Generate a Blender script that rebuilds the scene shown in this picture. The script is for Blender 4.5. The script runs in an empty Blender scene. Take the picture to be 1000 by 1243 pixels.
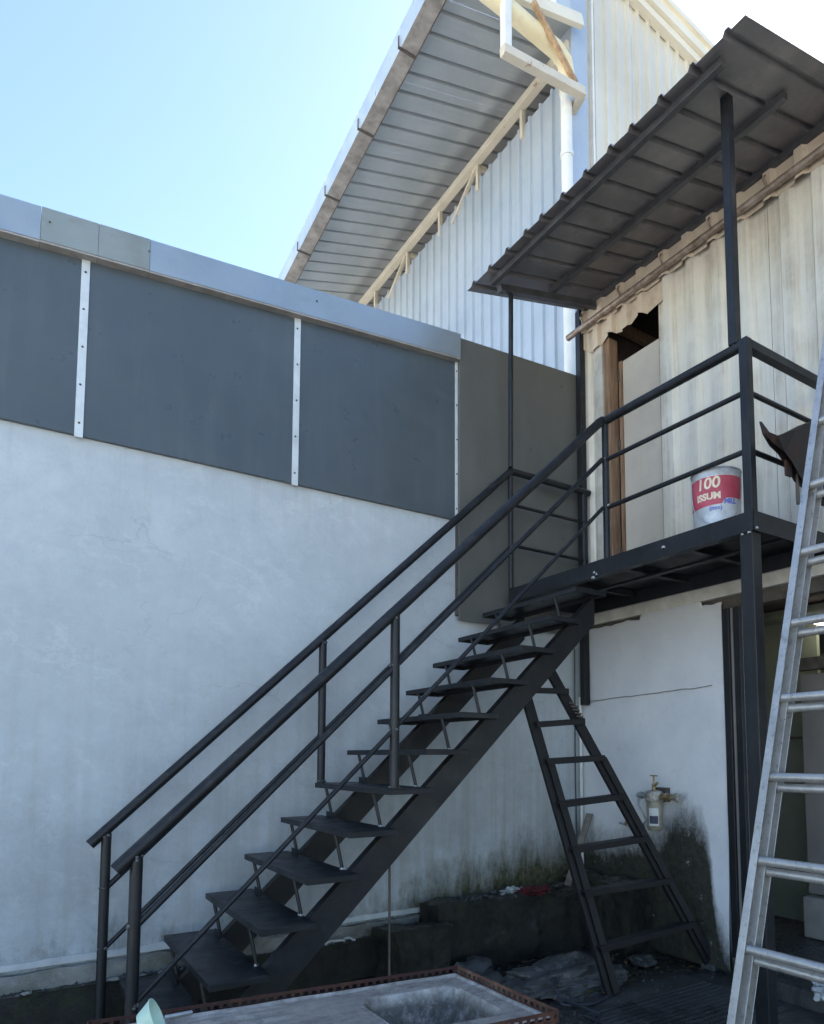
import bpy, bmesh, math, random
from mathutils import Vector, Matrix, noise

random.seed(7)
scn = bpy.context.scene
COL = scn.collection
# ------------------------------------------------------------------ camera
EYE = 1.42
f_px, PX, PY, W_, H_ = 836.0, 550.0, 851.0, 1000.0, 1243.0
pitch = math.atan(66 / f_px)
yaw = math.atan(550 * math.cos(pitch) / f_px)
cam_d = bpy.data.cameras.new('camera')
cam = bpy.data.objects.new('camera', cam_d)
COL.objects.link(cam)
Fw = Vector((math.sin(yaw) * math.cos(pitch), math.cos(yaw) * math.cos(pitch), math.sin(pitch)))
Rt = Vector((math.cos(yaw), -math.sin(yaw), 0))
Up = Rt.cross(Fw)
m = Matrix((Rt, Up, -Fw)).transposed().to_4x4()
m.translation = Vector((0, 0, EYE))
cam.matrix_world = m
cam_d.sensor_fit = 'VERTICAL'
cam_d.sensor_height = 36.0
cam_d.lens = f_px / H_ * 36.0
cam_d.shift_x = -(PX - W_ / 2) / H_
cam_d.shift_y = (PY - H_ / 2) / H_
cam_d.clip_start = 0.05
cam_d.clip_end = 2000
scn.camera = cam
# ------------------------------------------------------------------ sky and sun
SUN_AZ, SUN_EL = math.radians(64), math.radians(44)      # azimuth from +Y towards +X
world = bpy.data.worlds.new('World')
scn.world = world
world.use_nodes = True
nt = world.node_tree
nt.nodes.clear()
sky = nt.nodes.new('ShaderNodeTexSky')
sky.sky_type = 'NISHITA'
sky.sun_disc = False
sky.sun_elevation = SUN_EL
sky.sun_rotation = SUN_AZ
sky.altitude = 0
sky.air_density = 1.0
sky.dust_density = 0.35
sky.ozone_density = 1.2
bg = nt.nodes.new('ShaderNodeBackground')
bg.inputs['Strength'].default_value = 0.062
wo = nt.nodes.new('ShaderNodeOutputWorld')
nt.links.new(sky.outputs[0], bg.inputs['Color'])
nt.links.new(bg.outputs[0], wo.inputs['Surface'])
sun_d = bpy.data.lights.new('sun', 'SUN')
sun_d.energy = 5.0
sun_d.angle = math.radians(0.5)
sun_d.color = (1.0, 0.95, 0.87)
sun = bpy.data.objects.new('sun', sun_d)
COL.objects.link(sun)
sdir = Vector((math.sin(SUN_AZ) * math.cos(SUN_EL), math.cos(SUN_AZ) * math.cos(SUN_EL), math.sin(SUN_EL)))
sun.rotation_euler = sdir.to_track_quat('Z', 'Y').to_euler()
sun.location = (20, 10, 20)
scn.view_settings.view_transform = 'Standard'
scn.view_settings.look = 'None'
scn.view_settings.gamma = 1
scn.view_settings.use_curve_mapping = False
scn.view_settings.exposure = 2.6

# ------------------------------------------------------------------ materials
class NB:
    """tiny node-tree builder"""
    def __init__(s, name):
        s.m = bpy.data.materials.new(name)
        s.m.use_nodes = True
        s.t = s.m.node_tree
        s.b = s.t.nodes['Principled BSDF']
        s.tc = s.t.nodes.new('ShaderNodeTexCoord')
        s.geo = s.t.nodes.new('ShaderNodeNewGeometry')
    def n(s, typ, **kw):
        o = s.t.nodes.new(typ)
        for k, v in kw.items():
            setattr(o, k, v)
        return o
    def l(s, a, b):
        s.t.links.new(a, b)
    def vec(s, scale=(1, 1, 1), world=True):
        mp = s.n('ShaderNodeMapping')
        mp.inputs['Scale'].default_value = scale
        s.l(s.geo.outputs['Position'] if world else s.tc.outputs['Object'], mp.inputs['Vector'])
        return mp.outputs[0]
    def noise(s, scale, detail=5, rough=0.6, stretch=(1, 1, 1), dist=0.0, world=True):
        o = s.n('ShaderNodeTexNoise')
        o.inputs['Scale'].default_value = scale
        o.inputs['Detail'].default_value = detail
        o.inputs['Roughness'].default_value = rough
        o.inputs['Distortion'].default_value = dist
        s.l(s.vec(stretch, world), o.inputs['Vector'])
        return o.outputs['Fac']
    def ramp(s, fac, a, b, ca=(0, 0, 0), cb=(1, 1, 1)):
        o = s.n('ShaderNodeValToRGB')
        o.color_ramp.elements[0].position = a
        o.color_ramp.elements[1].position = b
        o.color_ramp.elements[0].color = (*ca, 1)
        o.color_ramp.elements[1].color = (*cb, 1)
        s.l(fac, o.inputs[0])
        return o.outputs[0]
    def math(s, op, a, b=None, clamp=False):
        o = s.n('ShaderNodeMath', operation=op)
        o.use_clamp = clamp
        for i, v in enumerate((a, b)):
            if v is None: continue
            if isinstance(v, (int, float)): o.inputs[i].default_value = v
            else: s.l(v, o.inputs[i])
        return o.outputs[0]
    def mix(s, fac, a, b):
        o = s.n('ShaderNodeMix', data_type='RGBA')
        for k, v in ((0, fac), (6, a), (7, b)):
            if isinstance(v, (int, float)): o.inputs[k].default_value = v
            elif isinstance(v, tuple): o.inputs[k].default_value = (*v, 1)
            else: s.l(v, o.inputs[k])
        return o.outputs[2]
    def xyz(s):
        o = s.n('ShaderNodeSeparateXYZ')
        s.l(s.geo.outputs['Position'], o.inputs[0])
        return o.outputs
    def bump(s, h, strength=0.3, dist=0.01):
        o = s.n('ShaderNodeBump')
        o.inputs['Strength'].default_value = strength
        o.inputs['Distance'].default_value = dist
        s.l(h, o.inputs['Height'])
        s.l(o.outputs[0], s.b.inputs['Normal'])
    def out(s, col=None, rough=None, metal=None, spec=None):
        for k, v in (('Base Color', col), ('Roughness', rough), ('Metallic', metal), ('Specular IOR Level', spec)):
            if v is None: continue
            if isinstance(v, (int, float)): s.b.inputs[k].default_value = v
            elif isinstance(v, tuple): s.b.inputs[k].default_value = (*v, 1)
            else: s.l(v, s.b.inputs[k])
        return s.m

def simple(name, c1, c2, scale=6, rough=0.5, metal=0.0, stretch=(1, 1, 1), bump=0.0, bscale=60, lo=0.35, hi=0.65, spec=None, rv=0.12):
    b = NB(name)
    f = b.noise(scale, 6, 0.65, stretch)
    c = b.ramp(f, lo, hi, c1, c2)
    r = b.ramp(b.noise(scale * 2.3, 4), 0.3, 0.7, (max(rough - rv, 0.03),) * 3, (min(rough + rv, 1),) * 3)
    if bump: b.bump(b.noise(bscale, 4), bump, 0.004)
    return b.out(c, r, metal, spec)

def rusty(name, paint, rust=(0.16, 0.055, 0.022), amount=0.6, rough=0.45, metal=0.0, scale=9):
    b = NB(name)
    f = b.noise(scale, 8, 0.7)
    k = b.ramp(f, amount, amount + 0.08)
    c = b.mix(k, b.ramp(b.noise(3), 0.3, 0.7, tuple(x * 0.8 for x in paint), paint), b.ramp(b.noise(40), 0.3, 0.7, tuple(x * 0.5 for x in rust), rust))
    b.bump(b.noise(70, 4), 0.2, 0.003)
    return b.out(c, b.ramp(f, amount, amount + 0.1, (rough,) * 3, (0.85,) * 3), metal)

def mat_steel():
    # dark paint of the stair with dusty and scuffed places
    b = NB('dark_painted_steel')
    base = b.ramp(b.noise(4, 5), 0.3, 0.7, (0.009, 0.0105, 0.013), (0.018, 0.020, 0.024))
    dust = b.ramp(b.noise(11, 10, 0.85, (1, 2.5, 1)), 0.50, 0.70)
    nz = b.n('ShaderNodeSeparateXYZ'); b.l(b.geo.outputs['Normal'], nz.inputs[0])
    up = b.math('MAXIMUM', nz.outputs[2], 0.0)
    k = b.math('MULTIPLY', dust, b.math('ADD', b.math('MULTIPLY', up, 0.35), 0.08))
    c = b.mix(k, base, (0.19, 0.19, 0.19))
    rs = b.ramp(b.noise(17, 10, 0.85), 0.68, 0.72)
    c = b.mix(b.math('MULTIPLY', rs, 0.6), c, (0.09, 0.045, 0.025))
    b.bump(b.noise(90, 3), 0.12, 0.002)
    return b.out(c, b.ramp(b.noise(7, 5), 0.3, 0.7, (0.34,) * 3, (0.55,) * 3), 0.0, 0.36)

def mat_plaster():
    b = NB('grey_plaster')
    x, y, z = b.xyz()
    big = b.noise(0.9, 6, 0.6, dist=0.2)
    fine = b.noise(9, 10, 0.8)
    mid = b.noise(3.1, 8, 0.75, (1, 1, 1.5), 0.3)
    v = b.math('ADD', b.math('ADD', b.math('MULTIPLY', big, 0.4), b.math('MULTIPLY', fine, 0.3)), b.math('MULTIPLY', mid, 0.3))
    c = b.ramp(v, 0.38, 0.62, (0.44, 0.495, 0.53), (0.545, 0.60, 0.633))
    # trowel marks: thin curved pale scrapes
    w = b.n('ShaderNodeTexWave', wave_type='BANDS', bands_direction='DIAGONAL')
    w.inputs['Scale'].default_value = 1.7; w.inputs['Distortion'].default_value = 14; w.inputs['Detail'].default_value = 6; w.inputs['Detail Scale'].default_value = 1.6; w.inputs['Detail Roughness'].default_value = 0.7
    b.l(b.vec((1, 1, 1.6)), w.inputs['Vector'])
    scr = b.math('MULTIPLY', b.ramp(w.outputs['Fac'], 0.86, 0.97), b.ramp(b.noise(2.1, 5, 0.7), 0.48, 0.62))
    c = b.mix(b.math('MULTIPLY', scr, 0.28), c, (0.70, 0.74, 0.75))
    scd = b.math('MULTIPLY', b.ramp(w.outputs['Fac'], 0.02, 0.12, (1, 1, 1), (0, 0, 0)), b.ramp(b.noise(2.6, 5, 0.7, (1, 1, 1.3)), 0.50, 0.62))
    c = b.mix(b.math('MULTIPLY', scd, 0.16), c, (0.30, 0.33, 0.35))
    # pale patches high up, repairs
    mz0 = b.n('ShaderNodeMapRange'); b.l(z, mz0.inputs[0]); mz0.inputs[1].default_value = 1.4; mz0.inputs[2].default_value = 3.1
    pt = b.ramp(b.noise(1.6, 9, 0.78, dist=0.4), 0.50, 0.60)
    c = b.mix(b.math('MULTIPLY', b.math('MULTIPLY', pt, mz0.outputs[0]), 0.28), c, (0.66, 0.70, 0.71))
    # hairline cracks
    vo = b.n('ShaderNodeTexVoronoi', feature='DISTANCE_TO_EDGE'); vo.inputs['Scale'].default_value = 1.3
    mp = b.n('ShaderNodeVectorMath', operation='ADD'); nn = b.n('ShaderNodeTexNoise'); nn.inputs['Scale'].default_value = 5; nn.inputs['Detail'].default_value = 6
    b.l(b.vec((1, 1, 1.5)), nn.inputs['Vector'])
    sc = b.n('ShaderNodeVectorMath', operation='SCALE'); sc.inputs['Scale'].default_value = 0.35
    b.l(nn.outputs['Color'], sc.inputs[0]); b.l(b.vec((1, 1, 1.5)), mp.inputs[0]); b.l(sc.outputs[0], mp.inputs[1]); b.l(mp.outputs[0], vo.inputs['Vector'])
    crack = b.ramp(vo.outputs['Distance'], 0.0, 0.010, (1, 1, 1), (0, 0, 0))
    crack = b.math('MULTIPLY', crack, b.ramp(b.noise(1.3, 3), 0.46, 0.56))
    c = b.mix(b.math('MULTIPLY', crack, 0.28), c, (0.22, 0.23, 0.24))
    # wash streaks running down, mostly low and to the right
    st = b.ramp(b.noise(3.4, 6, 0.65, (3.5, 3.5, 0.14)), 0.46, 0.64)
    mr = b.n('ShaderNodeMapRange'); b.l(x, mr.inputs[0]); mr.inputs[1].default_value = -0.8; mr.inputs[2].default_value = 3.0; mr.inputs[3].default_value = 0.25
    mz = b.n('ShaderNodeMapRange'); b.l(z, mz.inputs[0]); mz.inputs[1].default_value = 2.3; mz.inputs[2].default_value = 0.7
    st = b.math('MULTIPLY', st, b.math('MULTIPLY', mr.outputs[0], mz.outputs[0]))
    c = b.mix(b.math('MULTIPLY', st, 0.6), c, (0.33, 0.315, 0.28))
    # pale drips under the panels
    mzt = b.n('ShaderNodeMapRange'); b.l(z, mzt.inputs[0]); mzt.inputs[1].default_value = 2.6; mzt.inputs[2].default_value = 3.16
    dr = b.math('MULTIPLY', b.ramp(b.noise(5, 5, 0.65, (2.5, 2.5, 0.15)), 0.52, 0.62), mzt.outputs[0])
    c = b.mix(b.math('MULTIPLY', dr, 0.22), c, (0.36, 0.37, 0.37))
    g = b.math('MULTIPLY', b.ramp(b.noise(2.2, 8, 0.78), 0.36, 0.62), mz.outputs[0])
    c = b.mix(b.math('MULTIPLY', g, 0.6), c, (0.30, 0.315, 0.32))
    # moss at the foot near the corner
    m1 = b.n('ShaderNodeMapRange'); b.l(x, m1.inputs[0]); m1.inputs[1].default_value = 1.9; m1.inputs[2].default_value = 3.4; m1.inputs[3].default_value = 0.28; m1.inputs[4].default_value = 0.66
    hn = b.math('ADD', b.math('MULTIPLY', b.noise(3, 6, 0.7, (2.2, 2.2, 0.7)), 0.6), b.math('MULTIPLY', b.noise(14, 10, 0.85, (1.5, 1.5, 0.8)), 0.4))
    hh = b.math('ADD', m1.outputs[0], b.math('MULTIPLY', b.math('SUBTRACT', hn, 0.5), 1.1))
    mk = b.n('ShaderNodeMapRange'); b.l(b.math('SUBTRACT', hh, z), mk.inputs[0]); mk.inputs[1].default_value = -0.20; mk.inputs[2].default_value = 0.12
    moss = b.ramp(b.noise(24, 9, 0.8), 0.35, 0.65, (0.014, 0.016, 0.011), (0.115, 0.112, 0.055))
    c = b.mix(mk.outputs[0], c, moss)
    b.bump(b.math('ADD', b.math('ADD', b.math('MULTIPLY', fine, 0.6), b.math('MULTIPLY', w.outputs['Fac'], 0.08)), b.math('MULTIPLY', b.noise(45, 5), 0.7)), 0.45, 0.006)
    return b.out(c, 0.85)

def mat_white_wall():
    b = NB('stained_white_render')
    x, y, z = b.xyz()
    c = b.ramp(b.noise(2.2, 7, 0.7), 0.3, 0.7, (0.62, 0.645, 0.68), (0.76, 0.78, 0.80))
    d = b.ramp(b.noise(5, 7, 0.75), 0.58, 0.72)
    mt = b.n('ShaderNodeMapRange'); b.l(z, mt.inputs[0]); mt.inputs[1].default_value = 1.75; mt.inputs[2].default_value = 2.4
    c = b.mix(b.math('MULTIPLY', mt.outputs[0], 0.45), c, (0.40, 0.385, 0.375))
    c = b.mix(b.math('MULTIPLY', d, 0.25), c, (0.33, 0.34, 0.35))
    # black algae: profile of its height along the wall (y)
    fc = b.n('ShaderNodeFloatCurve')
    cu = fc.mapping.curves[0]
    pts = [(0.0, 0.12), (0.06, 0.30), (0.16, 0.93), (0.28, 1.0), (0.40, 0.84), (0.62, 0.76), (0.80, 0.72), (1.0, 0.70)]
    cu.points[0].location = pts[0]; cu.points[1].location = pts[-1]
    for p in pts[1:-1]: cu.points.new(*p)
    fc.mapping.update()
    my = b.n('ShaderNodeMapRange'); b.l(y, my.inputs[0]); my.inputs[1].default_value = 2.84; my.inputs[2].default_value = 4.2
    b.l(my.outputs[0], fc.inputs['Value'])
    hh = b.math('ADD', fc.outputs[0], b.math('MULTIPLY', b.math('SUBTRACT', b.noise(7, 11, 0.88, (1.8, 1.8, 1)), 0.5), 0.55))
    mk = b.n('ShaderNodeMapRange'); b.l(b.math('SUBTRACT', hh, z), mk.inputs[0]); mk.inputs[1].default_value = -0.16; mk.inputs[2].default_value = 0.10
    peel = b.ramp(b.noise(9, 8, 0.8), 0.62, 0.66)
    k = b.math('MULTIPLY', mk.outputs[0], b.math('SUBTRACT', 1.0, b.math('MULTIPLY', peel, 0.6)))
    moss = b.ramp(b.noise(22, 10, 0.82), 0.35, 0.68, (0.008, 0.009, 0.008), (0.060, 0.060, 0.040))
    c = b.mix(k, c, moss)
    b.bump(b.math('ADD', b.noise(30, 6), b.math('MULTIPLY', mk.outputs[0], 1.5)), 0.35, 0.006)
    return b.out(c, 0.7)

def mat_sheet(name, c1, c2, stain, sx=(3, 3, 0.12), amount=0.5, rough=0.42, lo=0.5, hi=0.72, metal=0.25):
    # coated profiled sheet with weather streaks running down
    b = NB(name)
    c = b.ramp(b.noise(0.8, 5), 0.35, 0.65, c1, c2)
    s = b.ramp(b.noise(3.2, 7, 0.7, sx), lo, hi)
    s2 = b.ramp(b.noise(2.0, 5, 0.7), 0.35, 0.7)
    k = b.math('MULTIPLY', b.math('MULTIPLY', s, s2), amount)
    c = b.mix(k, c, stain)
    sp = b.n('ShaderNodeTexVoronoi'); sp.inputs['Scale'].default_value = 2.6; b.l(b.vec(), sp.inputs['Vector'])
    c = b.mix(b.math('MULTIPLY', b.ramp(sp.outputs['Distance'], 0.010, 0.020, (1, 1, 1), (0, 0, 0)), 0.45), c, tuple(v * 0.5 for v in stain))
    du = b.ramp(b.noise(1.7, 9, 0.8), 0.45, 0.7)
    c = b.mix(b.math('MULTIPLY', du, amount * 0.35), c, tuple(min(1, v * 1.25) for v in c2))
    b.bump(b.noise(1.5, 3, 0.5), 0.5, 0.05)
    return b.out(c, b.ramp(b.noise(6), 0.3, 0.7, (rough - 0.08,) * 3, (rough + 0.12,) * 3), metal)

def mat_concrete(name, c1, c2, wet=True, green=0.0):
    b = NB(name)
    n1 = b.noise(1.3, 8, 0.7, dist=0.8); n2 = b.noise(11, 8, 0.8)
    v = b.math('ADD', b.math('MULTIPLY', n1, 0.6), b.math('MULTIPLY', n2, 0.4))
    c = b.ramp(v, 0.36, 0.64, c1, c2)
    if green: c = b.mix(b.math('MULTIPLY', b.ramp(b.noise(4, 7, 0.75), 0.45, 0.6), green), c, (0.05, 0.065, 0.022))
    sp = b.ramp(b.noise(70, 4, 0.8), 0.66, 0.72)
    c = b.mix(b.math('MULTIPLY', sp, 0.5), c, tuple(min(1, x * 3) for x in c2))
    b.bump(b.math('ADD', n2, b.math('MULTIPLY', b.noise(60, 5), 0.5)), 0.5, 0.012)
    r = b.ramp(n1, 0.42, 0.6, (0.16,) * 3, (0.75,) * 3) if wet else 0.88
    return b.out(c, r)

def mat_plinth():
    b = NB('mossy_plinth')
    x, y, z = b.xyz()
    n2 = b.noise(9, 9, 0.8, dist=0.7); st = b.noise(4, 7, 0.75, (2.5, 2.5, 0.35))
    c = b.ramp(b.math('ADD', b.math('MULTIPLY', n2, 0.5), b.math('MULTIPLY', st, 0.5)), 0.40, 0.66, (0.004, 0.005, 0.004), (0.036, 0.035, 0.030))
    nz = b.n('ShaderNodeSeparateXYZ'); b.l(b.geo.outputs['Normal'], nz.inputs[0])
    top = b.ramp(nz.outputs[2], 0.25, 0.75)
    wear = b.math('MULTIPLY', top, b.ramp(b.noise(7, 9, 0.85), 0.46, 0.58))
    c = b.mix(b.math('MULTIPLY', wear, 0.8), c, (0.13, 0.13, 0.105))
    c = b.mix(b.math('MULTIPLY', b.ramp(b.noise(5, 7, 0.75), 0.52, 0.62), 0.45), c, (0.035, 0.045, 0.015))
    sp = b.ramp(b.noise(28, 8, 0.85), 0.64, 0.68)
    c = b.mix(b.math('MULTIPLY', sp, 0.6), c, (0.22, 0.22, 0.20))
    b.bump(b.math('ADD', n2, b.math('MULTIPLY', b.noise(40, 7, 0.8), 0.6)), 0.9, 0.02)
    return b.out(c, b.ramp(st, 0.4, 0.6, (0.35,) * 3, (0.85,) * 3))

def mat_stainless():
    b = NB('dirty_stainless')
    n1 = b.noise(5, 9, 0.8, (1, 3.5, 1), 0.6); n2 = b.noise(22, 8, 0.8)
    v = b.math('ADD', b.math('MULTIPLY', n1, 0.6), b.math('MULTIPLY', n2, 0.4))
    k = b.ramp(v, 0.42, 0.60)
    c = b.mix(k, (0.53, 0.495, 0.45), (0.19, 0.165, 0.145))
    k2 = b.ramp(b.noise(9, 9, 0.8, dist=1.0), 0.56, 0.62)
    c = b.mix(b.math('MULTIPLY', k2, 0.55), c, (0.62, 0.61, 0.60))
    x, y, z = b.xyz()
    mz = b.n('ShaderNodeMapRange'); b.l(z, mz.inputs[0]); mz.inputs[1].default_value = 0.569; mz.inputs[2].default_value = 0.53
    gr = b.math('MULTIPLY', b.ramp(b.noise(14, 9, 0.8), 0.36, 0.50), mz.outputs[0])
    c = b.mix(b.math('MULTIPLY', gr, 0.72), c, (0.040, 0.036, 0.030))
    met = b.math('SUBTRACT', 0.5, b.math('MULTIPLY', b.math('MAXIMUM', k, k2), 0.4))
    b.bump(n2, 0.25, 0.003)
    return b.out(c, b.ramp(v, 0.4, 0.6, (0.30,) * 3, (0.6,) * 3), met)

def mat_ground():
    b = NB('wet_dirty_concrete')
    n1 = b.noise(0.9, 8, 0.7, dist=0.8); n2 = b.noise(9, 9, 0.8)
    c = b.ramp(b.math('ADD', b.math('MULTIPLY', n1, 0.5), b.math('MULTIPLY', n2, 0.5)), 0.38, 0.62, (0.012, 0.012, 0.012), (0.10, 0.097, 0.09))
    # unseen yard made pale, added to bounce sunlight onto the walls
    x, y, z = b.xyz()
    mr = b.n('ShaderNodeMapRange'); b.l(x, mr.inputs[0]); mr.inputs[1].default_value = 0.0; mr.inputs[2].default_value = -1.4
    c = b.mix(mr.outputs[0], c, b.ramp(n2, 0.35, 0.65, (0.40, 0.385, 0.36), (0.52, 0.505, 0.475)))
    b.bump(b.math('ADD', n2, b.noise(50, 5)), 0.5, 0.01)
    return b.out(c, b.ramp(n1, 0.40, 0.6, (0.12,) * 3, (0.7,) * 3))

M = {
 'steel': mat_steel(),
 'weld': simple('zinc_touched_weld', (0.30, 0.31, 0.32), (0.60, 0.61, 0.62), 60, 0.5, 0.3),
 'weld_dark': simple('painted_weld', (0.03, 0.03, 0.033), (0.16, 0.16, 0.165), 60, 0.5),
 'plaster': mat_plaster(),
 'white_wall': mat_white_wall(),
 'plinth': mat_plinth(),
 'mortar': mat_concrete('crumbling_mortar', (0.10, 0.10, 0.09), (0.33, 0.34, 0.33), False, 0.3),
 'render_edge': simple('pale_render_edge', (0.40, 0.43, 0.45), (0.56, 0.60, 0.62), 5, 0.85, bump=0.3),
 'ground': mat_ground(),
 'panel': mat_sheet('slate_blue_panel', (0.066, 0.086, 0.102), (0.084, 0.106, 0.122), (0.15, 0.17, 0.18), (2.2, 2.2, 0.18), 0.5, 0.33, metal=0.0),
 'panel2': mat_sheet('olive_grey_panel', (0.098, 0.102, 0.096), (0.125, 0.127, 0.118), (0.18, 0.17, 0.15), (2.2, 2.2, 0.2), 0.5, 0.42, metal=0.0),
 'alu_strip': simple('white_aluminium_strip', (0.56, 0.60, 0.60), (0.70, 0.74, 0.74), 8, 0.4, 0.2),
 'flash': mat_sheet('galvanised_flashing', (0.28, 0.34, 0.39), (0.38, 0.43, 0.47), (0.24, 0.25, 0.25), (1.2, 1.2, 2), 0.5, 0.38, metal=0.5),
 'flash_old': mat_sheet('weathered_flashing', (0.20, 0.24, 0.24), (0.27, 0.31, 0.31), (0.20, 0.13, 0.08), (2, 2, 3), 0.7, 0.6, metal=0.2),
 'flash_under': simple('dusty_flashing_lip', (0.26, 0.24, 0.21), (0.38, 0.36, 0.33), 9, 0.7),
 'cladding': mat_sheet('pale_blue_cladding', (0.36, 0.43, 0.50), (0.45, 0.51, 0.57), (0.40, 0.38, 0.34), amount=0.45),
 'cladding_q': mat_sheet('cream_cladding', (0.62, 0.58, 0.48), (0.72, 0.68, 0.57), (0.55, 0.48, 0.34), amount=0.3),
 'cream': mat_sheet('cream_trim', (0.66, 0.62, 0.50), (0.76, 0.72, 0.60), (0.50, 0.38, 0.20), (2, 2, 2), 0.4, 0.45, metal=0.0),
 'soffit': mat_sheet('grey_roof_underside', (0.36, 0.385, 0.40), (0.44, 0.465, 0.475), (0.22, 0.21, 0.19), (0.5, 4, 0.5), 0.5, 0.5),
 'gutter_face': simple('galvanised_gutter', (0.42, 0.50, 0.58), (0.55, 0.62, 0.68), 3, 0.38, 0.4),
 'gutter_base': simple('stained_gutter_base', (0.16, 0.15, 0.14), (0.33, 0.315, 0.295), 5, 0.75),
 'dark_iron': simple('dark_iron', (0.05, 0.045, 0.04), (0.10, 0.085, 0.07), 12, 0.7),
 'cream_steel': rusty('cream_painted_steel', (0.62, 0.57, 0.46), (0.30, 0.16, 0.07), 0.62, 0.5),
 'pvc_white': simple('white_pvc', (0.66, 0.67, 0.64), (0.76, 0.76, 0.71), 6, 0.4),
 'pvc_yellow': mat_sheet('yellowed_pvc', (0.70, 0.62, 0.40), (0.78, 0.71, 0.50), (0.45, 0.30, 0.14), (2, 2, 2), 0.6, 0.45, metal=0.0),
 'rust_tube': simple('rusty_tube', (0.26, 0.14, 0.07), (0.50, 0.36, 0.20), 12, 0.7),
 'cabin': mat_sheet('weathered_cream_cladding', (0.58, 0.545, 0.465), (0.72, 0.69, 0.61), (0.26, 0.19, 0.12), (4.5, 4.5, 0.16), 0.9, 0.5, 0.44, 0.66),
 'cabin_top': mat_sheet('tan_dusty_cladding', (0.50, 0.41, 0.31), (0.62, 0.54, 0.43), (0.16, 0.10, 0.07), (3, 3, 2), 0.8, 0.6),
 'rust_pipe': simple('rust_brown_pipe', (0.16, 0.11, 0.08), (0.38, 0.32, 0.27), 14, 0.45, 0.4),
 'wood': simple('brown_door_wood', (0.15, 0.085, 0.05), (0.30, 0.20, 0.13), 7, 0.7, stretch=(6, 6, 0.5), bump=0.3, bscale=30),
 'door_board': mat_sheet('cream_door_board', (0.44, 0.40, 0.34), (0.54, 0.50, 0.44), (0.28, 0.26, 0.25), (2, 2, 1), 0.6, 0.6, metal=0.0),
 'jamb': simple('pale_jamb', (0.42, 0.41, 0.37), (0.60, 0.59, 0.55), 6, 0.7),
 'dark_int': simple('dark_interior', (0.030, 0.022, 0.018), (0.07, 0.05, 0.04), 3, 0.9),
 'lower_int': simple('grey_interior', (0.10, 0.095, 0.09), (0.17, 0.16, 0.15), 2, 0.8),
 'grey_panel': simple('warm_grey_panel', (0.17, 0.16, 0.155), (0.24, 0.225, 0.215), 1.5, 0.5),
 'green_panel': simple('pale_green_panel', (0.16, 0.18, 0.14), (0.22, 0.24, 0.19), 2, 0.6),
 'alu': None, 'canopy': None,
 'ladder_black': rusty('black_ladder_paint', (0.010, 0.010, 0.012), (0.07, 0.055, 0.045), 0.62, 0.6),
 'stainless': mat_stainless(),
 'rust_frame': rusty('rusted_angle_iron', (0.050, 0.016, 0.013), (0.11, 0.042, 0.024), 0.5, 0.7),
 'rust_bright': simple('orange_rusted_angle', (0.09, 0.035, 0.022), (0.22, 0.115, 0.07), 18, 0.85, bump=0.4),
 'mint': simple('mint_plastic', (0.46, 0.66, 0.54), (0.58, 0.76, 0.64), 5, 0.35),
 'white_plastic': simple('dirty_white_plastic', (0.34, 0.36, 0.37), (0.56, 0.59, 0.60), 9, 0.4, bump=0.3, bscale=25),
 'sack': None,
 'red_cloth': simple('faded_red_cloth', (0.06, 0.008, 0.010), (0.14, 0.018, 0.022), 14, 0.9, bump=0.5),
 'hose': simple('dark_hose', (0.02, 0.025, 0.035), (0.04, 0.045, 0.06), 9, 0.4),
 'rock': mat_concrete('wet_rubble', (0.020, 0.022, 0.024), (0.09, 0.095, 0.095), True),
 'brass': simple('tarnished_brass', (0.20, 0.14, 0.07), (0.42, 0.34, 0.20), 30, 0.45, 0.6),
 'filter_body': simple('dirty_beige_filter', (0.20, 0.18, 0.13), (0.36, 0.33, 0.25), 14, 0.45),
 'filter_head': simple('scuffed_grey_head', (0.16, 0.15, 0.13), (0.48, 0.46, 0.41), 40, 0.5, 0.3),
 'label_white': simple('label_white', (0.55, 0.55, 0.53), (0.68, 0.68, 0.66), 20, 0.6),
 'label_navy': simple('label_navy', (0.03, 0.04, 0.07), (0.06, 0.07, 0.11), 20, 0.6),
 'tin': simple('scuffed_tin', (0.42, 0.45, 0.48), (0.62, 0.65, 0.68), 12, 0.45, 0.35),
 'tin_red': simple('faded_red_print', (0.40, 0.050, 0.085), (0.56, 0.13, 0.18), 7, 0.5, lo=0.4, hi=0.75),
 'tin_cream': simple('cream_print', (0.66, 0.56, 0.40), (0.80, 0.74, 0.58), 25, 0.5),
 'tin_blue': simple('blue_print', (0.10, 0.12, 0.42), (0.20, 0.24, 0.58), 50, 0.5),
 'rusty_sheet': rusty('rusty_dark_sheet', (0.022, 0.018, 0.018), (0.06, 0.026, 0.018), 0.52, 0.7),
 'concrete': mat_concrete('pale_concrete', (0.20, 0.20, 0.19), (0.34, 0.33, 0.31), False),
 'galv': simple('galvanised_pipe', (0.34, 0.36, 0.37), (0.50, 0.52, 0.53), 20, 0.45, 0.5),
 'canopy_steel': simple('lit_painted_steel', (0.040, 0.041, 0.046), (0.075, 0.075, 0.080), 8, 0.45),  # lit copy of the dark steel paint; light on the purlins is in the colour
 'leaf': simple('dead_leaf', (0.06, 0.045, 0.015), (0.20, 0.15, 0.04), 30, 0.8),
 'plank': simple('dirty_plank', (0.12, 0.10, 0.085), (0.26, 0.23, 0.20), 8, 0.85),
}
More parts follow.
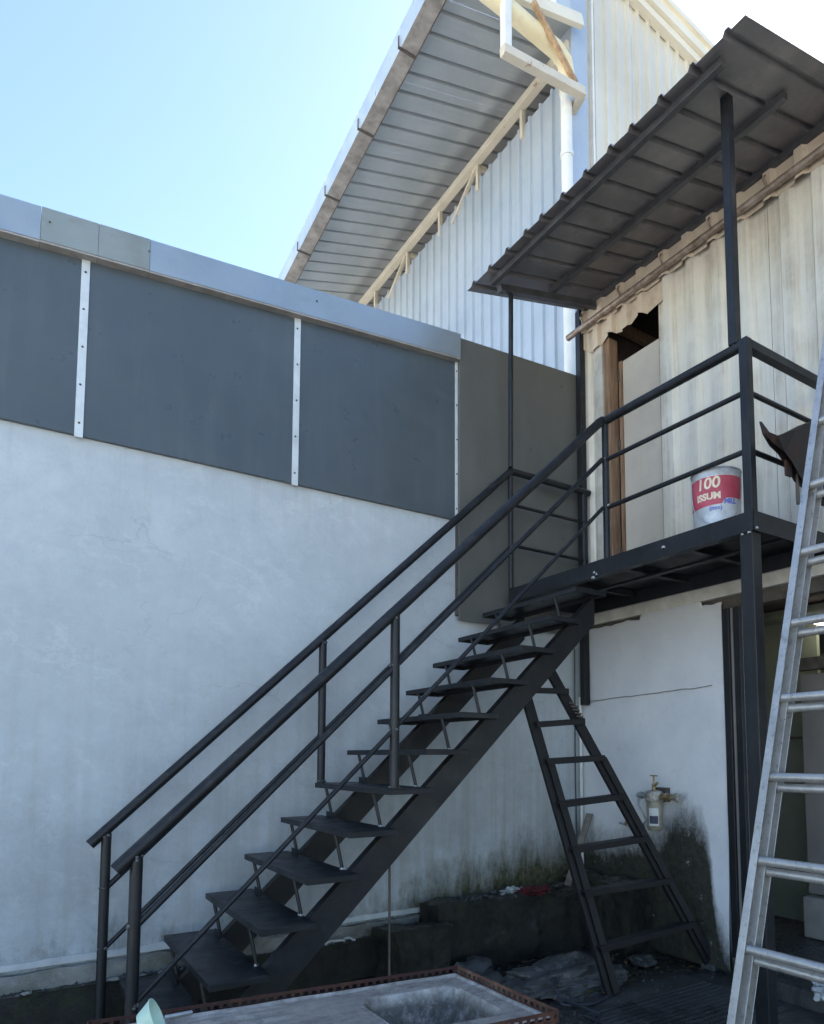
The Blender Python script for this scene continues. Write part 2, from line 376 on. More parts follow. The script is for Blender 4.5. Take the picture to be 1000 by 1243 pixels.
def _alu():
    b = NB('scuffed_aluminium')
    n1 = b.noise(8, 9, 0.8); n2 = b.noise(35, 7, 0.85)
    k = b.ramp(n2, 0.54, 0.64)
    c = b.mix(b.math('MULTIPLY', k, 0.75), b.ramp(n1, 0.3, 0.7, (0.36, 0.36, 0.355), (0.56, 0.56, 0.55)), (0.17, 0.155, 0.13))
    return b.out(c, b.ramp(n1, 0.3, 0.7, (0.30,) * 3, (0.5,) * 3), 0.6)
M['alu'] = _alu()
def _canopy():
    b = NB('dark_canopy_sheet')
    c = b.ramp(b.noise(1.6, 7, 0.7), 0.32, 0.68, (0.13, 0.125, 0.132), (0.21, 0.20, 0.205))
    k = b.ramp(b.noise(3.2, 6, 0.7), 0.52, 0.7)
    c = b.mix(b.math('MULTIPLY', k, 0.5), c, (0.26, 0.24, 0.235))
    return b.out(c, b.ramp(b.noise(4), 0.3, 0.7, (0.35,) * 3, (0.6,) * 3), 0.2)
M['canopy'] = _canopy()
def _sack():
    b = NB('dusty_tarp')
    c = b.ramp(b.noise(6, 8, 0.75, dist=1), 0.34, 0.66, (0.03, 0.032, 0.033), (0.12, 0.125, 0.125))
    b.bump(b.noise(18, 7, 0.7, dist=1.5), 0.7, 0.02)
    return b.out(c, 0.45)
M['sack'] = _sack()
def glow(name, col, s):
    b = NB(name); b.b.inputs['Emission Color'].default_value = (*col, 1); b.b.inputs['Emission Strength'].default_value = s
    return b.out(col, 0.5)
M['lamp'] = glow('lit_lamp', (1.0, 0.93, 0.75), 1.0)

# ------------------------------------------------------------------ builders
class MB:
    def __init__(s): s.v = []; s.f = []
    def add(s, vs, fs):
        o = len(s.v); s.v += [tuple(p) for p in vs]; s.f += [tuple(i + o for i in f) for f in fs]; return s
    def box(s, x0, x1, y0, y1, z0, z1):
        v = [(x, y, z) for z in (z0, z1) for y in (y0, y1) for x in (x0, x1)]
        return s.add(v, [(0, 2, 3, 1), (4, 5, 7, 6), (0, 1, 5, 4), (2, 6, 7, 3), (0, 4, 6, 2), (1, 3, 7, 5)])
    def bar(s, a, b, w, h, up=(0, 0, 1), off=(0, 0)):
        """rectangular bar a->b; w across (side), h along up"""
        a = Vector(a); b = Vector(b); d = (b - a).normalized(); u = Vector(up)
        sd = d.cross(u)
        if sd.length < 1e-4: sd = d.cross(Vector((0, 1, 0)))
        sd.normalize(); u = sd.cross(d).normalized()
        v = []
        for p in (a, b):
            for i, j in ((-1, -1), (1, -1), (1, 1), (-1, 1)):
                v.append(p + sd * (i * w / 2 + off[0]) + u * (j * h / 2 + off[1]))
        return s.add(v, [(3, 2, 1, 0), (4, 5, 6, 7), (0, 1, 5, 4), (1, 2, 6, 5), (2, 3, 7, 6), (3, 0, 4, 7)])
    def tube(s, pts, r, n=10, caps=True):
        pts = [Vector(p) for p in pts]; rs = r if isinstance(r, (list, tuple)) else [r] * len(pts)
        rings = []; ref = None
        for i, p in enumerate(pts):
            d = (pts[min(i + 1, len(pts) - 1)] - pts[max(i - 1, 0)]).normalized()
            if ref is None:
                ref = d.orthogonal().normalized()
            ref = (ref - d * ref.dot(d)).normalized(); q = d.cross(ref)
            rings.append([p + (ref * math.cos(2 * math.pi * k / n) + q * math.sin(2 * math.pi * k / n)) * rs[i] for k in range(n)])
        v = [x for rg in rings for x in rg]; f = []
        for i in range(len(rings) - 1):
            for k in range(n):
                f.append((i * n + k, i * n + (k + 1) % n, (i + 1) * n + (k + 1) % n, (i + 1) * n + k))
        if caps:
            f.append(tuple(reversed(range(n)))); f.append(tuple(range((len(rings) - 1) * n, len(rings) * n)))
        return s.add(v, f)
    def lathe(s, prof, c=(0, 0, 0), n=24, axis=(0, 0, 1)):
        q = Vector((0, 0, 1)).rotation_difference(Vector(axis)); c = Vector(c)
        v = []; f = []
        for r, z in prof:
            for k in range(n):
                a = 2 * math.pi * k / n
                v.append(c + q @ Vector((r * math.cos(a), r * math.sin(a), z)))
        for i in range(len(prof) - 1):
            for k in range(n):
                f.append((i * n + k, i * n + (k + 1) % n, (i + 1) * n + (k + 1) % n, (i + 1) * n + k))
        return s.add(v, f)
    def prism(s, poly, fn, t0, t1):
        """poly: list of 2d points, fn(p, t) -> 3d"""
        n = len(poly)
        v = [fn(p, t0) for p in poly] + [fn(p, t1) for p in poly]
        f = [tuple(range(n)), tuple(reversed(range(n, 2 * n)))] + [(i, i + n, (i + 1) % n + n, (i + 1) % n) for i in range(n)]
        return s.add(v, f)
    def grid(s, fn, nu, nv):
        v = [fn(i / nu, j / nv) for j in range(nv + 1) for i in range(nu + 1)]
        f = [(j * (nu + 1) + i, j * (nu + 1) + i + 1, (j + 1) * (nu + 1) + i + 1, (j + 1) * (nu + 1) + i) for j in range(nv) for i in range(nu)]
        return s.add(v, f)
    def build(s, name, mat, parent=None, smooth=False, bevel=0, recalc=True, solid=0, loc=None):
        org = Vector(parent['_w']) if parent is not None and '_w' in parent else Vector((0, 0, 0))
        base = Vector(loc) if loc is not None else None
        if base is None:
            n = max(len(s.v), 1)
            base = Vector((sum(p[0] for p in s.v) / n, sum(p[1] for p in s.v) / n, min(p[2] for p in s.v))) if parent is None or True else org
        me = bpy.data.meshes.new(name)
        me.from_pydata([Vector(p) - base for p in s.v], [], s.f)
        me.update()
        if recalc:
            bm = bmesh.new(); bm.from_mesh(me); bmesh.ops.recalc_face_normals(bm, faces=bm.faces); bm.to_mesh(me); bm.free()
        me.materials.append(mat)
        if smooth:
            for p in me.polygons: p.use_smooth = True
        o = bpy.data.objects.new(name, me); COL.objects.link(o)
        o['_w'] = tuple(base)
        o.location = base - org
        if parent is not None: o.parent = parent
        if solid:
            md = o.modifiers.new('solid', 'SOLIDIFY'); md.thickness = solid; md.offset = 0
        if bevel:
            md = o.modifiers.new('bevel', 'BEVEL'); md.width = bevel; md.segments = 2; md.limit_method = 'ANGLE'; md.angle_limit = math.radians(40)
        if smooth:
            try:
                md = o.modifiers.new('wn', 'WEIGHTED_NORMAL'); md.keep_sharp = True
                for e in me.edges: pass
                me.set_sharp_from_angle(angle=math.radians(42))
            except Exception: pass
        return o

def thing(name, label, cat, loc=(0, 0, 0), group=None):
    o = bpy.data.objects.new(name, None); COL.objects.link(o)
    o.empty_display_size = 0.2
    o.location = loc; o['_w'] = tuple(loc); o['label'] = label; o['category'] = cat
    if group: o['group'] = group
    return o
def tag(o, label, cat, group=None, kind=None):
    o['label'] = label; o['category'] = cat
    if group: o['group'] = group
    if kind: o['kind'] = kind
    return o
def struct(o): o['kind'] = 'structure'; return o
def clone(o, world_loc, parent):
    c = o.copy(); COL.objects.link(c); c.parent = parent
    c['_w'] = tuple(world_loc); c.location = Vector(world_loc) - Vector(parent['_w'])
    return c

def rib_profile(length, period, rw, rh, slope, start=0.0):
    """list of (s, h): flat pans with trapezoid ribs"""
    pts = [(0.0, 0.0)]; s = start + period / 2
    while s + rw / 2 + slope < length:
        a = s - rw / 2 - slope
        if a > pts[-1][0]: pts += [(a, 0.0)]
        pts += [(s - rw / 2, rh), (s + rw / 2, rh), (s + rw / 2 + slope, 0.0)]
        s += period
    pts.append((length, 0.0))
    return pts

def wall_sheet(par, name, mat, length, period, fn, e0, e1, rw=0.03, rh=0.025, slope=0.012, start=0.0, jag=0.0, mid=True, solid=0.0015):
    """profiled sheet: fn(s, t, h) -> 3d, t from e0(s) to e1(s)"""
    mb = MB(); pr = rib_profile(length, period, rw, rh, slope, start)
    n = len(pr)
    v0 = [fn(s, e0(s), h) for s, h in pr]; v1 = [fn(s, e1(s) + (random.uniform(-jag, jag)), h) for s, h in pr]
    mb.add(v0 + v1, [(i, i + 1, n + i + 1, n + i) for i in range(n - 1)])
    return mb.build(name, mat, par, recalc=False, solid=solid)

# ================================================================== SETTING
g = MB(); g.add([(-300, -300, 0), (300, -300, 0), (300, 300, 0), (-300, 300, 0)], [(0, 1, 2, 3)])
struct(g.build('ground', M['ground'], None, recalc=False, loc=(0, 0, 0)))

# ---------------- boundary wall (left) -----------------
WY = 4.20
wall = thing('boundary_wall', 'tall grey plastered wall on the left topped with slate blue metal panels', 'wall', (1.0, 4.27, 0))
g = MB()
def wf(u, v):
    x = -3.2 + 7.25 * u; z = 0.32 + 3.96 * v
    return (x, WY + 0.006 * noise.noise(Vector((x * 0.9, z * 0.9, 3))) + 0.002 * noise.noise(Vector((x * 4, z * 4, 1))), z)
g.grid(wf, 120, 66)
g.build('plaster_face', M['plaster'], wall, smooth=True, recalc=False)
g = MB(); g.box(-3.2, 4.05, WY + 0.012, WY + 0.16, 0, 4.28); g.build('masonry', M['plaster'], wall)
# pale render edge, crumbling mortar and dark plinth, each stepping forward
def ledge(x0, x1, z0, z1, yf, yb, amp, nm, mat, seed, nx=90, topamp=None):
    g = MB(); topamp = topamp if topamp is not None else amp
    prof = [(yf, z0), (yf, z0 * 0.35 + z1 * 0.65), (yf, z1), ((yf + yb) / 2, z1), (yb, z1)]
    def fn(u, v):
        k = v * (len(prof) - 1); i = min(int(k), len(prof) - 2); t = k - i
        y = prof[i][0] * (1 - t) + prof[i + 1][0] * t; z = prof[i][1] * (1 - t) + prof[i + 1][1] * t
        x = x0 + (x1 - x0) * u
        d = noise.fractal(Vector((x * 3.1, z * 4, seed)), 1.0, 2.0, 4)
        d2 = noise.fractal(Vector((x * 4.3 + 9, y * 6, seed)), 1.0, 2.0, 4)
        if v < 0.99: y -= abs(d) * amp
        if v > 0.3: z += d2 * topamp
        return (x, y, z)
    g.grid(fn, nx, 12)
    return g.build(nm, mat, wall, smooth=True, recalc=False)
ledge(-3.2, 4.05, 0.34, 0.375, WY - 0.012, WY + 0.01, 0.004, 'render_edge', M['render_edge'], 1, topamp=0.012)
ledge(-3.2, 2.45, 0.22, 0.325, WY - 0.035, WY + 0.01, 0.03, 'mortar_band', M['mortar'], 5, 160, 0.022)
ledge(-3.2, 4.05, 0.0, 0.235, WY - 0.085, WY + 0.01, 0.02, 'plinth', M['plinth'], 9, 160, 0.014)

def zflash(x): return 4.152 + 0.0858 * (x + 0.118)
PF = WY - 0.03
def cpanel(x0, x1, mat, lab=None):
    g = MB(); z0 = 3.168
    g.add([(x0, PF, z0), (x1, PF, z0), (x1, PF, zflash(x1) + 0.03), (x0, PF, zflash(x0) + 0.03),
           (x0, PF + 0.028, z0), (x1, PF + 0.028, z0), (x1, PF + 0.028, zflash(x1) + 0.03), (x0, PF + 0.028, zflash(x0) + 0.03)],
          [(0, 1, 2, 3), (7, 6, 5, 4), (0, 4, 5, 1), (1, 5, 6, 2), (2, 6, 7, 3), (3, 7, 4, 0)])
    return g.build('cladding_panel', mat, wall, bevel=0.002)
SX = [-0.95, 0.283, 1.512]
for a, b_ in ((-2.2, -0.953), (-0.947, 0.281), (0.285, 1.510), (1.514, 2.752)): cpanel(a, b_, M['panel'])
def rivet_mesh():
    g = MB(); g.lathe([(0.0065, 0), (0.006, 0.003), (0.003, 0.005), (0.0001, 0.0055)], (0, 0, 0), 8, (0, -1, 0)); return g
proto_rivet = None
for x in SX + [2.762]:
    g = MB(); z0 = 3.155 if x < 2.7 else 3.17; z1 = zflash(x) - 0.002
    w = 0.021 if x < 2.7 else 0.012
    g.box(x - w, x + w, PF - 0.006, PF, z0, z1)
    s_ = g.build('batten_strip', M['alu_strip'], wall, bevel=0.001)
    for k in range(5):
        p = (x + random.uniform(-.003, .003), PF - 0.006, z0 + 0.08 + (z1 - z0 - 0.16) * k / 4)
        if proto_rivet is None:
            rm = rivet_mesh(); rm.v = [(a + p[0], b2 + p[1], c + p[2]) for a, b2, c in rm.v]
            proto_rivet = rm.build('rivet', M['dark_iron'], s_, loc=p)
        else: clone(proto_rivet, p, s_)
# tall panel by the landing
g = MB(); TX0, TX1, TY = 2.772, 3.985, WY - 0.06
g.add([(TX0, TY, 2.41), (TX1, TY, 2.40), (TX1, TY, 4.655), (TX0, TY, 4.575)] + [(TX0, TY + .02, 2.41), (TX1, TY + .02, 2.40), (TX1, TY + .02, 4.655), (TX0, TY + .02, 4.575)],
      [(0, 1, 2, 3), (7, 6, 5, 4), (0, 4, 5, 1), (1, 5, 6, 2), (2, 6, 7, 3), (3, 7, 4, 0)])
tp = g.build('cladding_panel', M['panel2'], wall, bevel=0.002); tp['label'] = 'taller olive grey panel beside the stair head'
for p in ((3.28, 3.86), (3.46, 3.87), (3.05, 3.5), (3.8, 4.5), (3.8, 3.2)):
    clone(proto_rivet, (p[0], TY - 0.001, p[1]), tp).data = proto_rivet.data
g = MB(); g.box(TX0 - 0.004, TX1, TY + 0.02, WY, 2.45, 2.50); g.box(TX0 - 0.004, TX1, TY + 0.02, WY, 4.5, 4.55); g.box(TX0, TX0 + .04, TY + 0.02, WY, 2.5, 4.5)
g.build('panel_rail', M['dark_iron'], wall)
# flashing pieces along the top
xs = [-3.0, -0.62, 0.06, 0.335, 0.60, 2.766]
for i in range(5):
    a, b_ = xs[i] + 0.001, xs[i + 1] - 0.001
    yo = 0.003 if i in (2, 3) else 0.0
    g = MB(); yf, yb = WY - 0.085 - yo, WY + 0.30
    v = []
    for x in (a, b_):
        zb = zflash(x); zt = zb + 0.185
        v += [(x, yf, zb), (x, yf - 0.004, zt), (x, yb, zt + 0.03), (x, yb, zt - 0.02), (x, yf + 0.03, zt - 0.02), (x, yf + 0.012, zb + 0.004)]
    n6 = 6
    g.add(v, [tuple(range(6)), tuple(reversed(range(6, 12)))] + [(k, k + 6, (k + 1) % 6 + 6, (k + 1) % 6) for k in range(6)])
    fl = g.build('flashing', M['flash_old'] if i in (2, 3) else M['flash'], wall)
    if i in (2, 3): fl['label'] = 'older greenish flashing piece with rusty edges'
    g = MB()
    g.add([(a, yf + 0.002, zflash(a) - 0.012), (b_, yf + 0.002, zflash(b_) - 0.012), (b_, PF, zflash(b_) - 0.012), (a, PF, zflash(a) - 0.012),
           (a, yf + 0.002, zflash(a) - .001), (b_, yf + 0.002, zflash(b_) - .001), (b_, PF, zflash(b_) - .001), (a, PF, zflash(a) - .001)],
          [(3, 2, 1, 0), (4, 5, 6, 7), (0, 1, 5, 4), (1, 2, 6, 5), (2, 3, 7, 6), (3, 0, 4, 7)])
    g.build('flashing_lip', M['flash_under'], fl)
for x in (0.10, 0.595, 1.62, -0.3):
    zz = zflash(x) + 0.11
    g = MB(); g.lathe([(0.007, 0), (0.006, 0.004), (0.0001, 0.006)], (x, WY - 0.088, zz), 8, (0, -1, 0)); g.build('rivet', M['dark_iron'], wall)

# ================================================================== WAREHOUSE behind the wall
wh = thing('warehouse', 'large pale corrugated warehouse with deep eaves and gutter behind the left wall', 'warehouse', (6.0, 9.0, 0))
PXx, PYq = 5.0, 5.33
# long wall towards us on the left, sheets 0.8 m wide
for i in range(10):
    y0 = PYq + 0.10 + i * 0.8
    wall_sheet(wh, 'wall_sheet', M['cladding'], 0.797, 0.2,
               lambda s, t, h, y0=y0: (PXx - h, y0 + s, t), lambda s: 3.0, lambda s, y0=y0: 9.06 - 0.02 * max(0, (y0 + s - 6.5)), rw=0.025, rh=0.03, slope=0.012, jag=0.012)
# lower hidden masonry and dark interior lining behind
g = MB(); g.box(PXx + 0.02, PXx + 0.2, PYq + 0.1, 13.4, 0, 8.6); g.build('inner_wall', M['dark_int'], wh)
g = MB(); g.box(6.6, 6.65, PYq + .2, 13.4, 8.0, 10.5); g.build('inner_partition', M['dark_int'], wh)
# roof sheets (ribs run down the slope)
def gxl(y): return 3.40 + 0.047 * (y - 5.9)
def zroof(x): return 9.05 + 0.30 * (x - 3.45)
for i in range(10):
    y0 = (5.02 if i == 0 else 4.38 + i * 1.0)
    wall_sheet(wh, 'roof_sheet', M['soffit'], 0.357 if i == 0 else 0.998, 0.25,
               lambda s, t, h, y0=y0: (t, y0 + s, zroof(t) + h), lambda s, y0=y0: gxl(y0 + s) - 0.02, lambda s, i=i: 4.99 if i == 0 else 9.5, rw=0.022, rh=0.035, slope=0.012)
# lap joint across the underside and purlins inside
g = MB()
for x in (5.9, 7.2): g.box(x, x + 0.08, 5.45, 13.9, zroof(x) - 0.14, zroof(x) - 0.02)
g.build('purlin', M['dark_iron'], wh)
# fascia chord above the wall and outrigger truss
g = MB(); g.bar((4.96, 5.2, 9.30), (4.96, 14, 9.30), 0.10, 0.10); g.build('eave_beam', M['cream_steel'], wh, bevel=0.006)
for y, kind in ((6.07, 0), (7.0, 1), (7.95, 0), (8.9, 1), (10, 0)):
    g = MB()
    g.bar((4.99, y, 8.9), (4.99, y, 9.26), 0.05, 0.05, (0, 1, 0)); g.build('strut', M['cream_steel'], wh)
    if kind:
        g = MB(); g.bar((4.99, y + 0.04, 9.26), (4.99, y + 0.62, 8.86), 0.045, 0.045); g.build('strut', M['cream_steel'], wh)
        g = MB(); g.bar((5.0, y, 9.24), (6.1, y, 9.28), 0.05, 0.05); g.build('strut', M['cream_steel'], wh)
    g = MB(); g.bar((5.02, y, 8.95), (6.3, y, 9.5), 0.06, 0.06); g.build('rafter', M['dark_iron'], wh)
# gutter in segments
js = [4.98, 5.93, 7.03, 8.16, 9.33, 10.55, 11.8, 13.1]
for i in range(len(js) - 1):
    a, b_ = js[i] + 0.004, js[i + 1] - 0.004
    def gp(y, dx, z): return (gxl(y) + dx, y, z)
    g = MB(); zb, zt = 8.89, 9.10
    for d0, d1, z0, z1 in ((-0.175, -0.168, zb, zt),):
        pass
    prof = [(-0.178, zb), (-0.198, zt), (-0.190, zt), (-0.171, zb + 0.004)]
    v = [gp(y, dx, z) for y in (a, b_) for dx, z in prof]
    g.add(v, [(0, 1, 2, 3), (7, 6, 5, 4)] + [(k, k + 4, (k + 1) % 4 + 4, (k + 1) % 4) for k in range(4)])
    gut = g.build('gutter', M['gutter_face'], wh)
    g = MB(); prof = [(-0.176, zb - 0.004), (-0.176, zb), (0.0, zb), (0.0, zb - 0.004)]
    v = [gp(y, dx, z) for y in (a, b_) for dx, z in prof]
    g.add(v, [(0, 1, 2, 3), (7, 6, 5, 4)] + [(k, k + 4, (k + 1) % 4 + 4, (k + 1) % 4) for k in range(4)])
    g.build('gutter_base', M['gutter_base'], gut)
    g = MB(); prof = [(0.001, zb - 0.012), (0.001, zt - 0.04), (0.008, zt - 0.04), (0.008, zb - 0.012)]
    v = [gp(y, dx, z) for y in (a, b_) for dx, z in prof]
    g.add(v, [(0, 1, 2, 3), (7, 6, 5, 4)] + [(k, k + 4, (k + 1) % 4 + 4, (k + 1) % 4) for k in range(4)])
    g.build('gutter_back', M['dark_iron'], gut)
    # strap under the joint
    g = MB(); y = js[i + 1]; x = gxl(y)
    g.box(x - 0.205, x + 0.01, y - 0.015, y + 0.015, zb - 0.014, zb - 0.005); g.box(x - 0.206, x - 0.199, y - 0.012, y + 0.012, zb - 0.014, zb + 0.12)
    g.build('gutter_strap', M['dark_iron'], gut)
# eave verge beam at the near end
g = MB(); g.bar((3.5, 5.05, zroof(3.5) - 0.05), (5.0, 5.05, zroof(5.0) - 0.05), 0.06, 0.13); g.build('verge_beam', M['cream'], wh, bevel=0.005)
# corner column
g = MB(); g.box(4.955, 5.20, 5.17, 5.41, 0, 11.3); g.build('corner_column', M['cladding'], wh, bevel=0.004)
g = MB(); g.box(5.205, 5.36, 5.30, 5.36, 0, 11.3); g.build('corner_recess', M['cream_steel'], wh)
# gable wall facing us
def zq(x): return 10.93 - 0.115 * (x - 5.9)
for i in range(8):
    x0 = 5.37 + i * 0.75
    wall_sheet(wh, 'wall_sheet', M['cladding_q'], 0.747, 0.19, lambda s, t, h, x0=x0: (x0 + s, PYq - h, t), lambda s: 4.5, lambda s, x0=x0: zq(x0 + s) - 0.16, rw=0.03, rh=0.035, slope=0.012)
g = MB(); g.box(5.2, 11.4, PYq + 0.02, PYq + 0.12, 0, 10.3); g.build('inner_wall', M['dark_int'], wh)
for dz, dy, hh, mt in ((-0.22, 0.0, 0.10, 'cream'), (-0.10, -0.05, 0.12, 'cream'), (0.02, -0.09, 0.07, 'cream')):
    g = MB(); g.bar((5.25, PYq - 0.06 + dy, zq(5.25) + dz), (11.4, PYq - 0.06 + dy, zq(11.4) + dz), 0.10, hh); g.build('verge_trim', M[mt], wh, bevel=0.004)
g = MB(); g.bar((5.372, PYq - 0.05, 4.6), (5.372, PYq - 0.05, zq(5.4) - 0.3), 0.03, 0.06, (0, 1, 0)); g.build('edge_trim', M['pvc_white'], wh)
# downpipe
g = MB()
pts = [(3.62, 5.08, 8.99), (4.1, 5.07, 8.985), (4.6, 5.06, 8.97)]
g.tube([(3.62, 5.05, 8.97), (4.05, 5.05, 8.95), (4.62, 5.05, 8.90), (4.76, 5.07, 8.86), (4.83, 5.11, 8.77), (4.85, 5.14, 8.62)], 0.085, 18)
g.build('eave_pipe', M['pvc_yellow'], wh, smooth=True)
dp = MB(); dp.tube([(4.85, 5.15, 8.66), (4.85, 5.15, 4.0)], 0.062, 16)
dpo = dp.build('downpipe', M['pvc_white'], wh, smooth=True)
for z in (7.9, 6.2, 8.62):
    g = MB(); g.lathe([(0.064, -0.03), (0.071, -0.028), (0.071, 0.028), (0.064, 0.03)], (4.85, 5.15, z), 16); g.build('pipe_collar', M['pvc_white'], dpo, smooth=True)
# bracket of square tubes hanging below the eave
g = MB(); g.bar((3.893, 4.98, 8.37), (3.893, 4.98, 9.35), 0.085, 0.085, (0, 1, 0)); g.build('bracket_tube', M['pvc_white'], wh, bevel=0.006)
g = MB(); g.bar((3.84, 4.97, 8.35), (4.93, 4.97, 8.50), 0.09, 0.09); g.build('bracket_tube', M['cream_steel'], wh, bevel=0.006)
g = MB(); g.bar((4.22, 4.95, 9.1), (4.80, 4.95, 8.53), 0.05, 0.05); g.build('bracket_tube', M['rust_tube'], wh, bevel=0.004)
g = MB(); g.bar((4.92, 4.97, 8.50), (4.97, 5.2, 8.50), 0.08, 0.08); g.build('bracket_tube', M['cream_steel'], wh)

# ================================================================== CABIN (two storeys, right)
CX = 4.05
cab = thing('metal_cabin', 'weathered cream corrugated cabin on a white rendered ground floor at the right', 'cabin', (6.0, 1.5, 0))
D0, D1 = 3.32, 3.95        # upper door opening
def sh(y1, y0, z0, z1, nm='wall_sheet', mt='cabin', dx=0.0, jag=0.0, period=0.21, start=0.0, rh=0.042):
    wall_sheet(cab, nm, M[mt], y1 - y0, period, lambda s, t, h: (CX - dx - h, y1 - s, t), lambda s: z0, lambda s: z1, rw=0.060, rh=rh, slope=0.030, jag=jag, start=start)
for i in range(7):
    y1 = D0 - i * 0.9; sh(y1, y1 - 0.897, 2.60, 5.06, start=0.03 * i)
sh(4.16, D1 + 0.03, 2.60, 5.06, period=0.16, rh=0.03)
# torn sheet strip over the door, its lower edge is ragged
for i in range(8):
    y1 = 4.18 - i * 0.85
    wall_sheet(cab, 'top_sheet', M['cabin_top'], 0.86, 0.21, lambda s, t, h, y1=y1: (CX - 0.045 - h, y1 - s, t), lambda s: 4.99, lambda s: 5.22, rw=0.05, rh=0.03, slope=0.02, jag=0.02)
wall_sheet(cab, 'top_sheet', M['cabin_top'], 0.92, 0.16, lambda s, t, h: (CX - 0.02 - h, 4.18 - s, t + 0.025 * noise.noise(Vector((s * 9, 3, 0)))), lambda s: 4.83 + 0.03 * math.sin(s * 21), lambda s: 5.05, rw=0.05, rh=0.03, slope=0.02)
g = MB(); g.tube([(CX - 0.095, 4.22, 5.02), (CX - 0.095, 2.4, 5.03), (CX - 0.095, -3, 5.04)], 0.026, 12); g.build('rail_pipe', M['rust_pipe'], cab, smooth=True)
for k in range(8):
    y = 4.05 - k * 0.42
    g = MB(); g.tube([(CX - 0.07, y, 5.05), (CX - 0.10, y + 0.01, 5.12), (CX - 0.075, y + .015, 5.16)], 0.008, 6); g.build('pipe_hook', M['rust_pipe'], cab)
# upper door: jambs, board leaf ajar, dark room
g = MB(); g.box(CX - 0.02, CX + 0.06, D1 - 0.05, D1 + 0.03, 2.66, 4.86); g.build('door_jamb', M['jamb'], cab, bevel=0.004)
g = MB(); g.box(CX + 0.0, CX + 0.10, D1 - 0.115, D1 - 0.052, 2.66, 4.86); g.build('door_jamb', M['wood'], cab, bevel=0.004)
g = MB(); g.box(CX + 0.01, CX + 0.07, D0 - 0.03, D0 + 0.015, 2.66, 4.95); g.build('door_jamb', M['wood'], cab, bevel=0.004)
leaf = MB(); leaf.box(CX + 0.10, CX + 0.14, D1 - 0.86, D1 - 0.135, 2.68, 4.66)
lf = leaf.build('door_leaf', M['door_board'], cab, bevel=0.004)
g = MB(); g.box(CX + 0.085, CX + 0.1, D1 - 0.17, D1 - 0.137, 2.68, 4.66); g.build('leaf_edge', M['wood'], lf)
for z in (3.0, 3.9, 4.5):
    g = MB(); g.box(CX + 0.078, CX + 0.10, D1 - 0.145, D1 - 0.125, z, z + 0.09); g.build('hinge', M['dark_iron'], lf)
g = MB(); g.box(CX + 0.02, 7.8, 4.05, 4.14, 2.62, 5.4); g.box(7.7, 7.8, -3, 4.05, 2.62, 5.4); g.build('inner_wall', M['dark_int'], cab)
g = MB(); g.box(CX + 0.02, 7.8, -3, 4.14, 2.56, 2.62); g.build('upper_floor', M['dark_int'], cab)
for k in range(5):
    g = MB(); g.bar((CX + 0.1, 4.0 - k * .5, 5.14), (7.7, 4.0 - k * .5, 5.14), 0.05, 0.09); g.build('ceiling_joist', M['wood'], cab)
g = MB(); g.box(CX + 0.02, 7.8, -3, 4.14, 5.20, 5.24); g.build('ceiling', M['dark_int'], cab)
# cabin roof (further right it reaches out as an eave)
g = MB(); g.add([(3.55, -3.2, 5.30), (3.55, 1.66, 5.30), (9.0, 1.66, 6.1), (9.0, -3.2, 6.1), (3.55, -3.2, 5.34), (3.55, 1.66, 5.34), (9.0, 1.66, 6.14), (9.0, -3.2, 6.14)],
     [(3, 2, 1, 0), (4, 5, 6, 7), (0, 1, 5, 4), (1, 2, 6, 5), (2, 3, 7, 6), (3, 0, 4, 7)])
g.build('roof', M['canopy'], cab)
g = MB(); g.add([(4.1, 1.7, 5.36), (4.1, 4.2, 5.36), (9.0, 4.2, 6.1), (9.0, 1.7, 6.1), (4.1, 1.7, 5.40), (4.1, 4.2, 5.40), (9.0, 4.2, 6.14), (9.0, 1.7, 6.14)],
     [(3, 2, 1, 0), (4, 5, 6, 7), (0, 1, 5, 4), (1, 2, 6, 5), (2, 3, 7, 6), (3, 0, 4, 7)])
g.build('roof', M['canopy'], cab)
# lintel: fluted pale beam over the lower doorway
g = MB(); g.box(CX - 0.035, CX + 0.1, -3, 4.18, 2.485, 2.60); lin = g.build('lintel', M['jamb'], cab, bevel=0.006)
for k in range(9):
    y = 4.0 - k * 0.31
    g = MB(); g.box(CX - 0.043, CX - 0.036, y - 0.10, y, 2.585, 2.598); g.build('lintel_gap', M['dark_iron'], lin)
g = MB(); g.box(CX + 0.01, CX + 0.09, -3, 4.18, 2.40, 2.485); g.build('head_frame', M['dark_iron'], cab)
# ground-floor rendered wall with ragged top edge
g = MB(); GY0, GY1 = 2.835, 4.19
def lw(u, v):
    y = GY0 + (GY1 - GY0) * u
    top = 2.455 + 0.03 * noise.noise(Vector((y * 5, 1, 1))) + 0.012 * noise.noise(Vector((y * 17, 2, 1))) + (0.06 if 3.0 < y < 3.55 else 0.0)
    z = 0.03 + (top - 0.03) * v
    x = CX - 0.03 + 0.008 * noise.noise(Vector((y * 2, z * 2, 5)))
    if v == 1: x += 0.012
    # lower part swells out a little
    x -= 0.05 * max(0, 1 - z / 0.9) * (0.6 + 0.6 * noise.noise(Vector((y * 3, z * 3, 8))))
    return (x, y, z)
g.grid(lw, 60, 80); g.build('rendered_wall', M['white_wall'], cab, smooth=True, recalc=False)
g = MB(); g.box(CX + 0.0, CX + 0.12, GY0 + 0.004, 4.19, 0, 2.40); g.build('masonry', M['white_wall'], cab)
# crack in the render
g = MB()
cpts = []
for k in range(16):
    t = k / 15; y = 4.12 - 1.2 * t
    cpts.append((CX - 0.0385, y, 1.86 + 0.03 * t + 0.012 * noise.noise(Vector((y * 9, 0, 2)))))
g.tube(cpts, 0.0028, 4); g.build('render_crack', M['dark_iron'], cab)
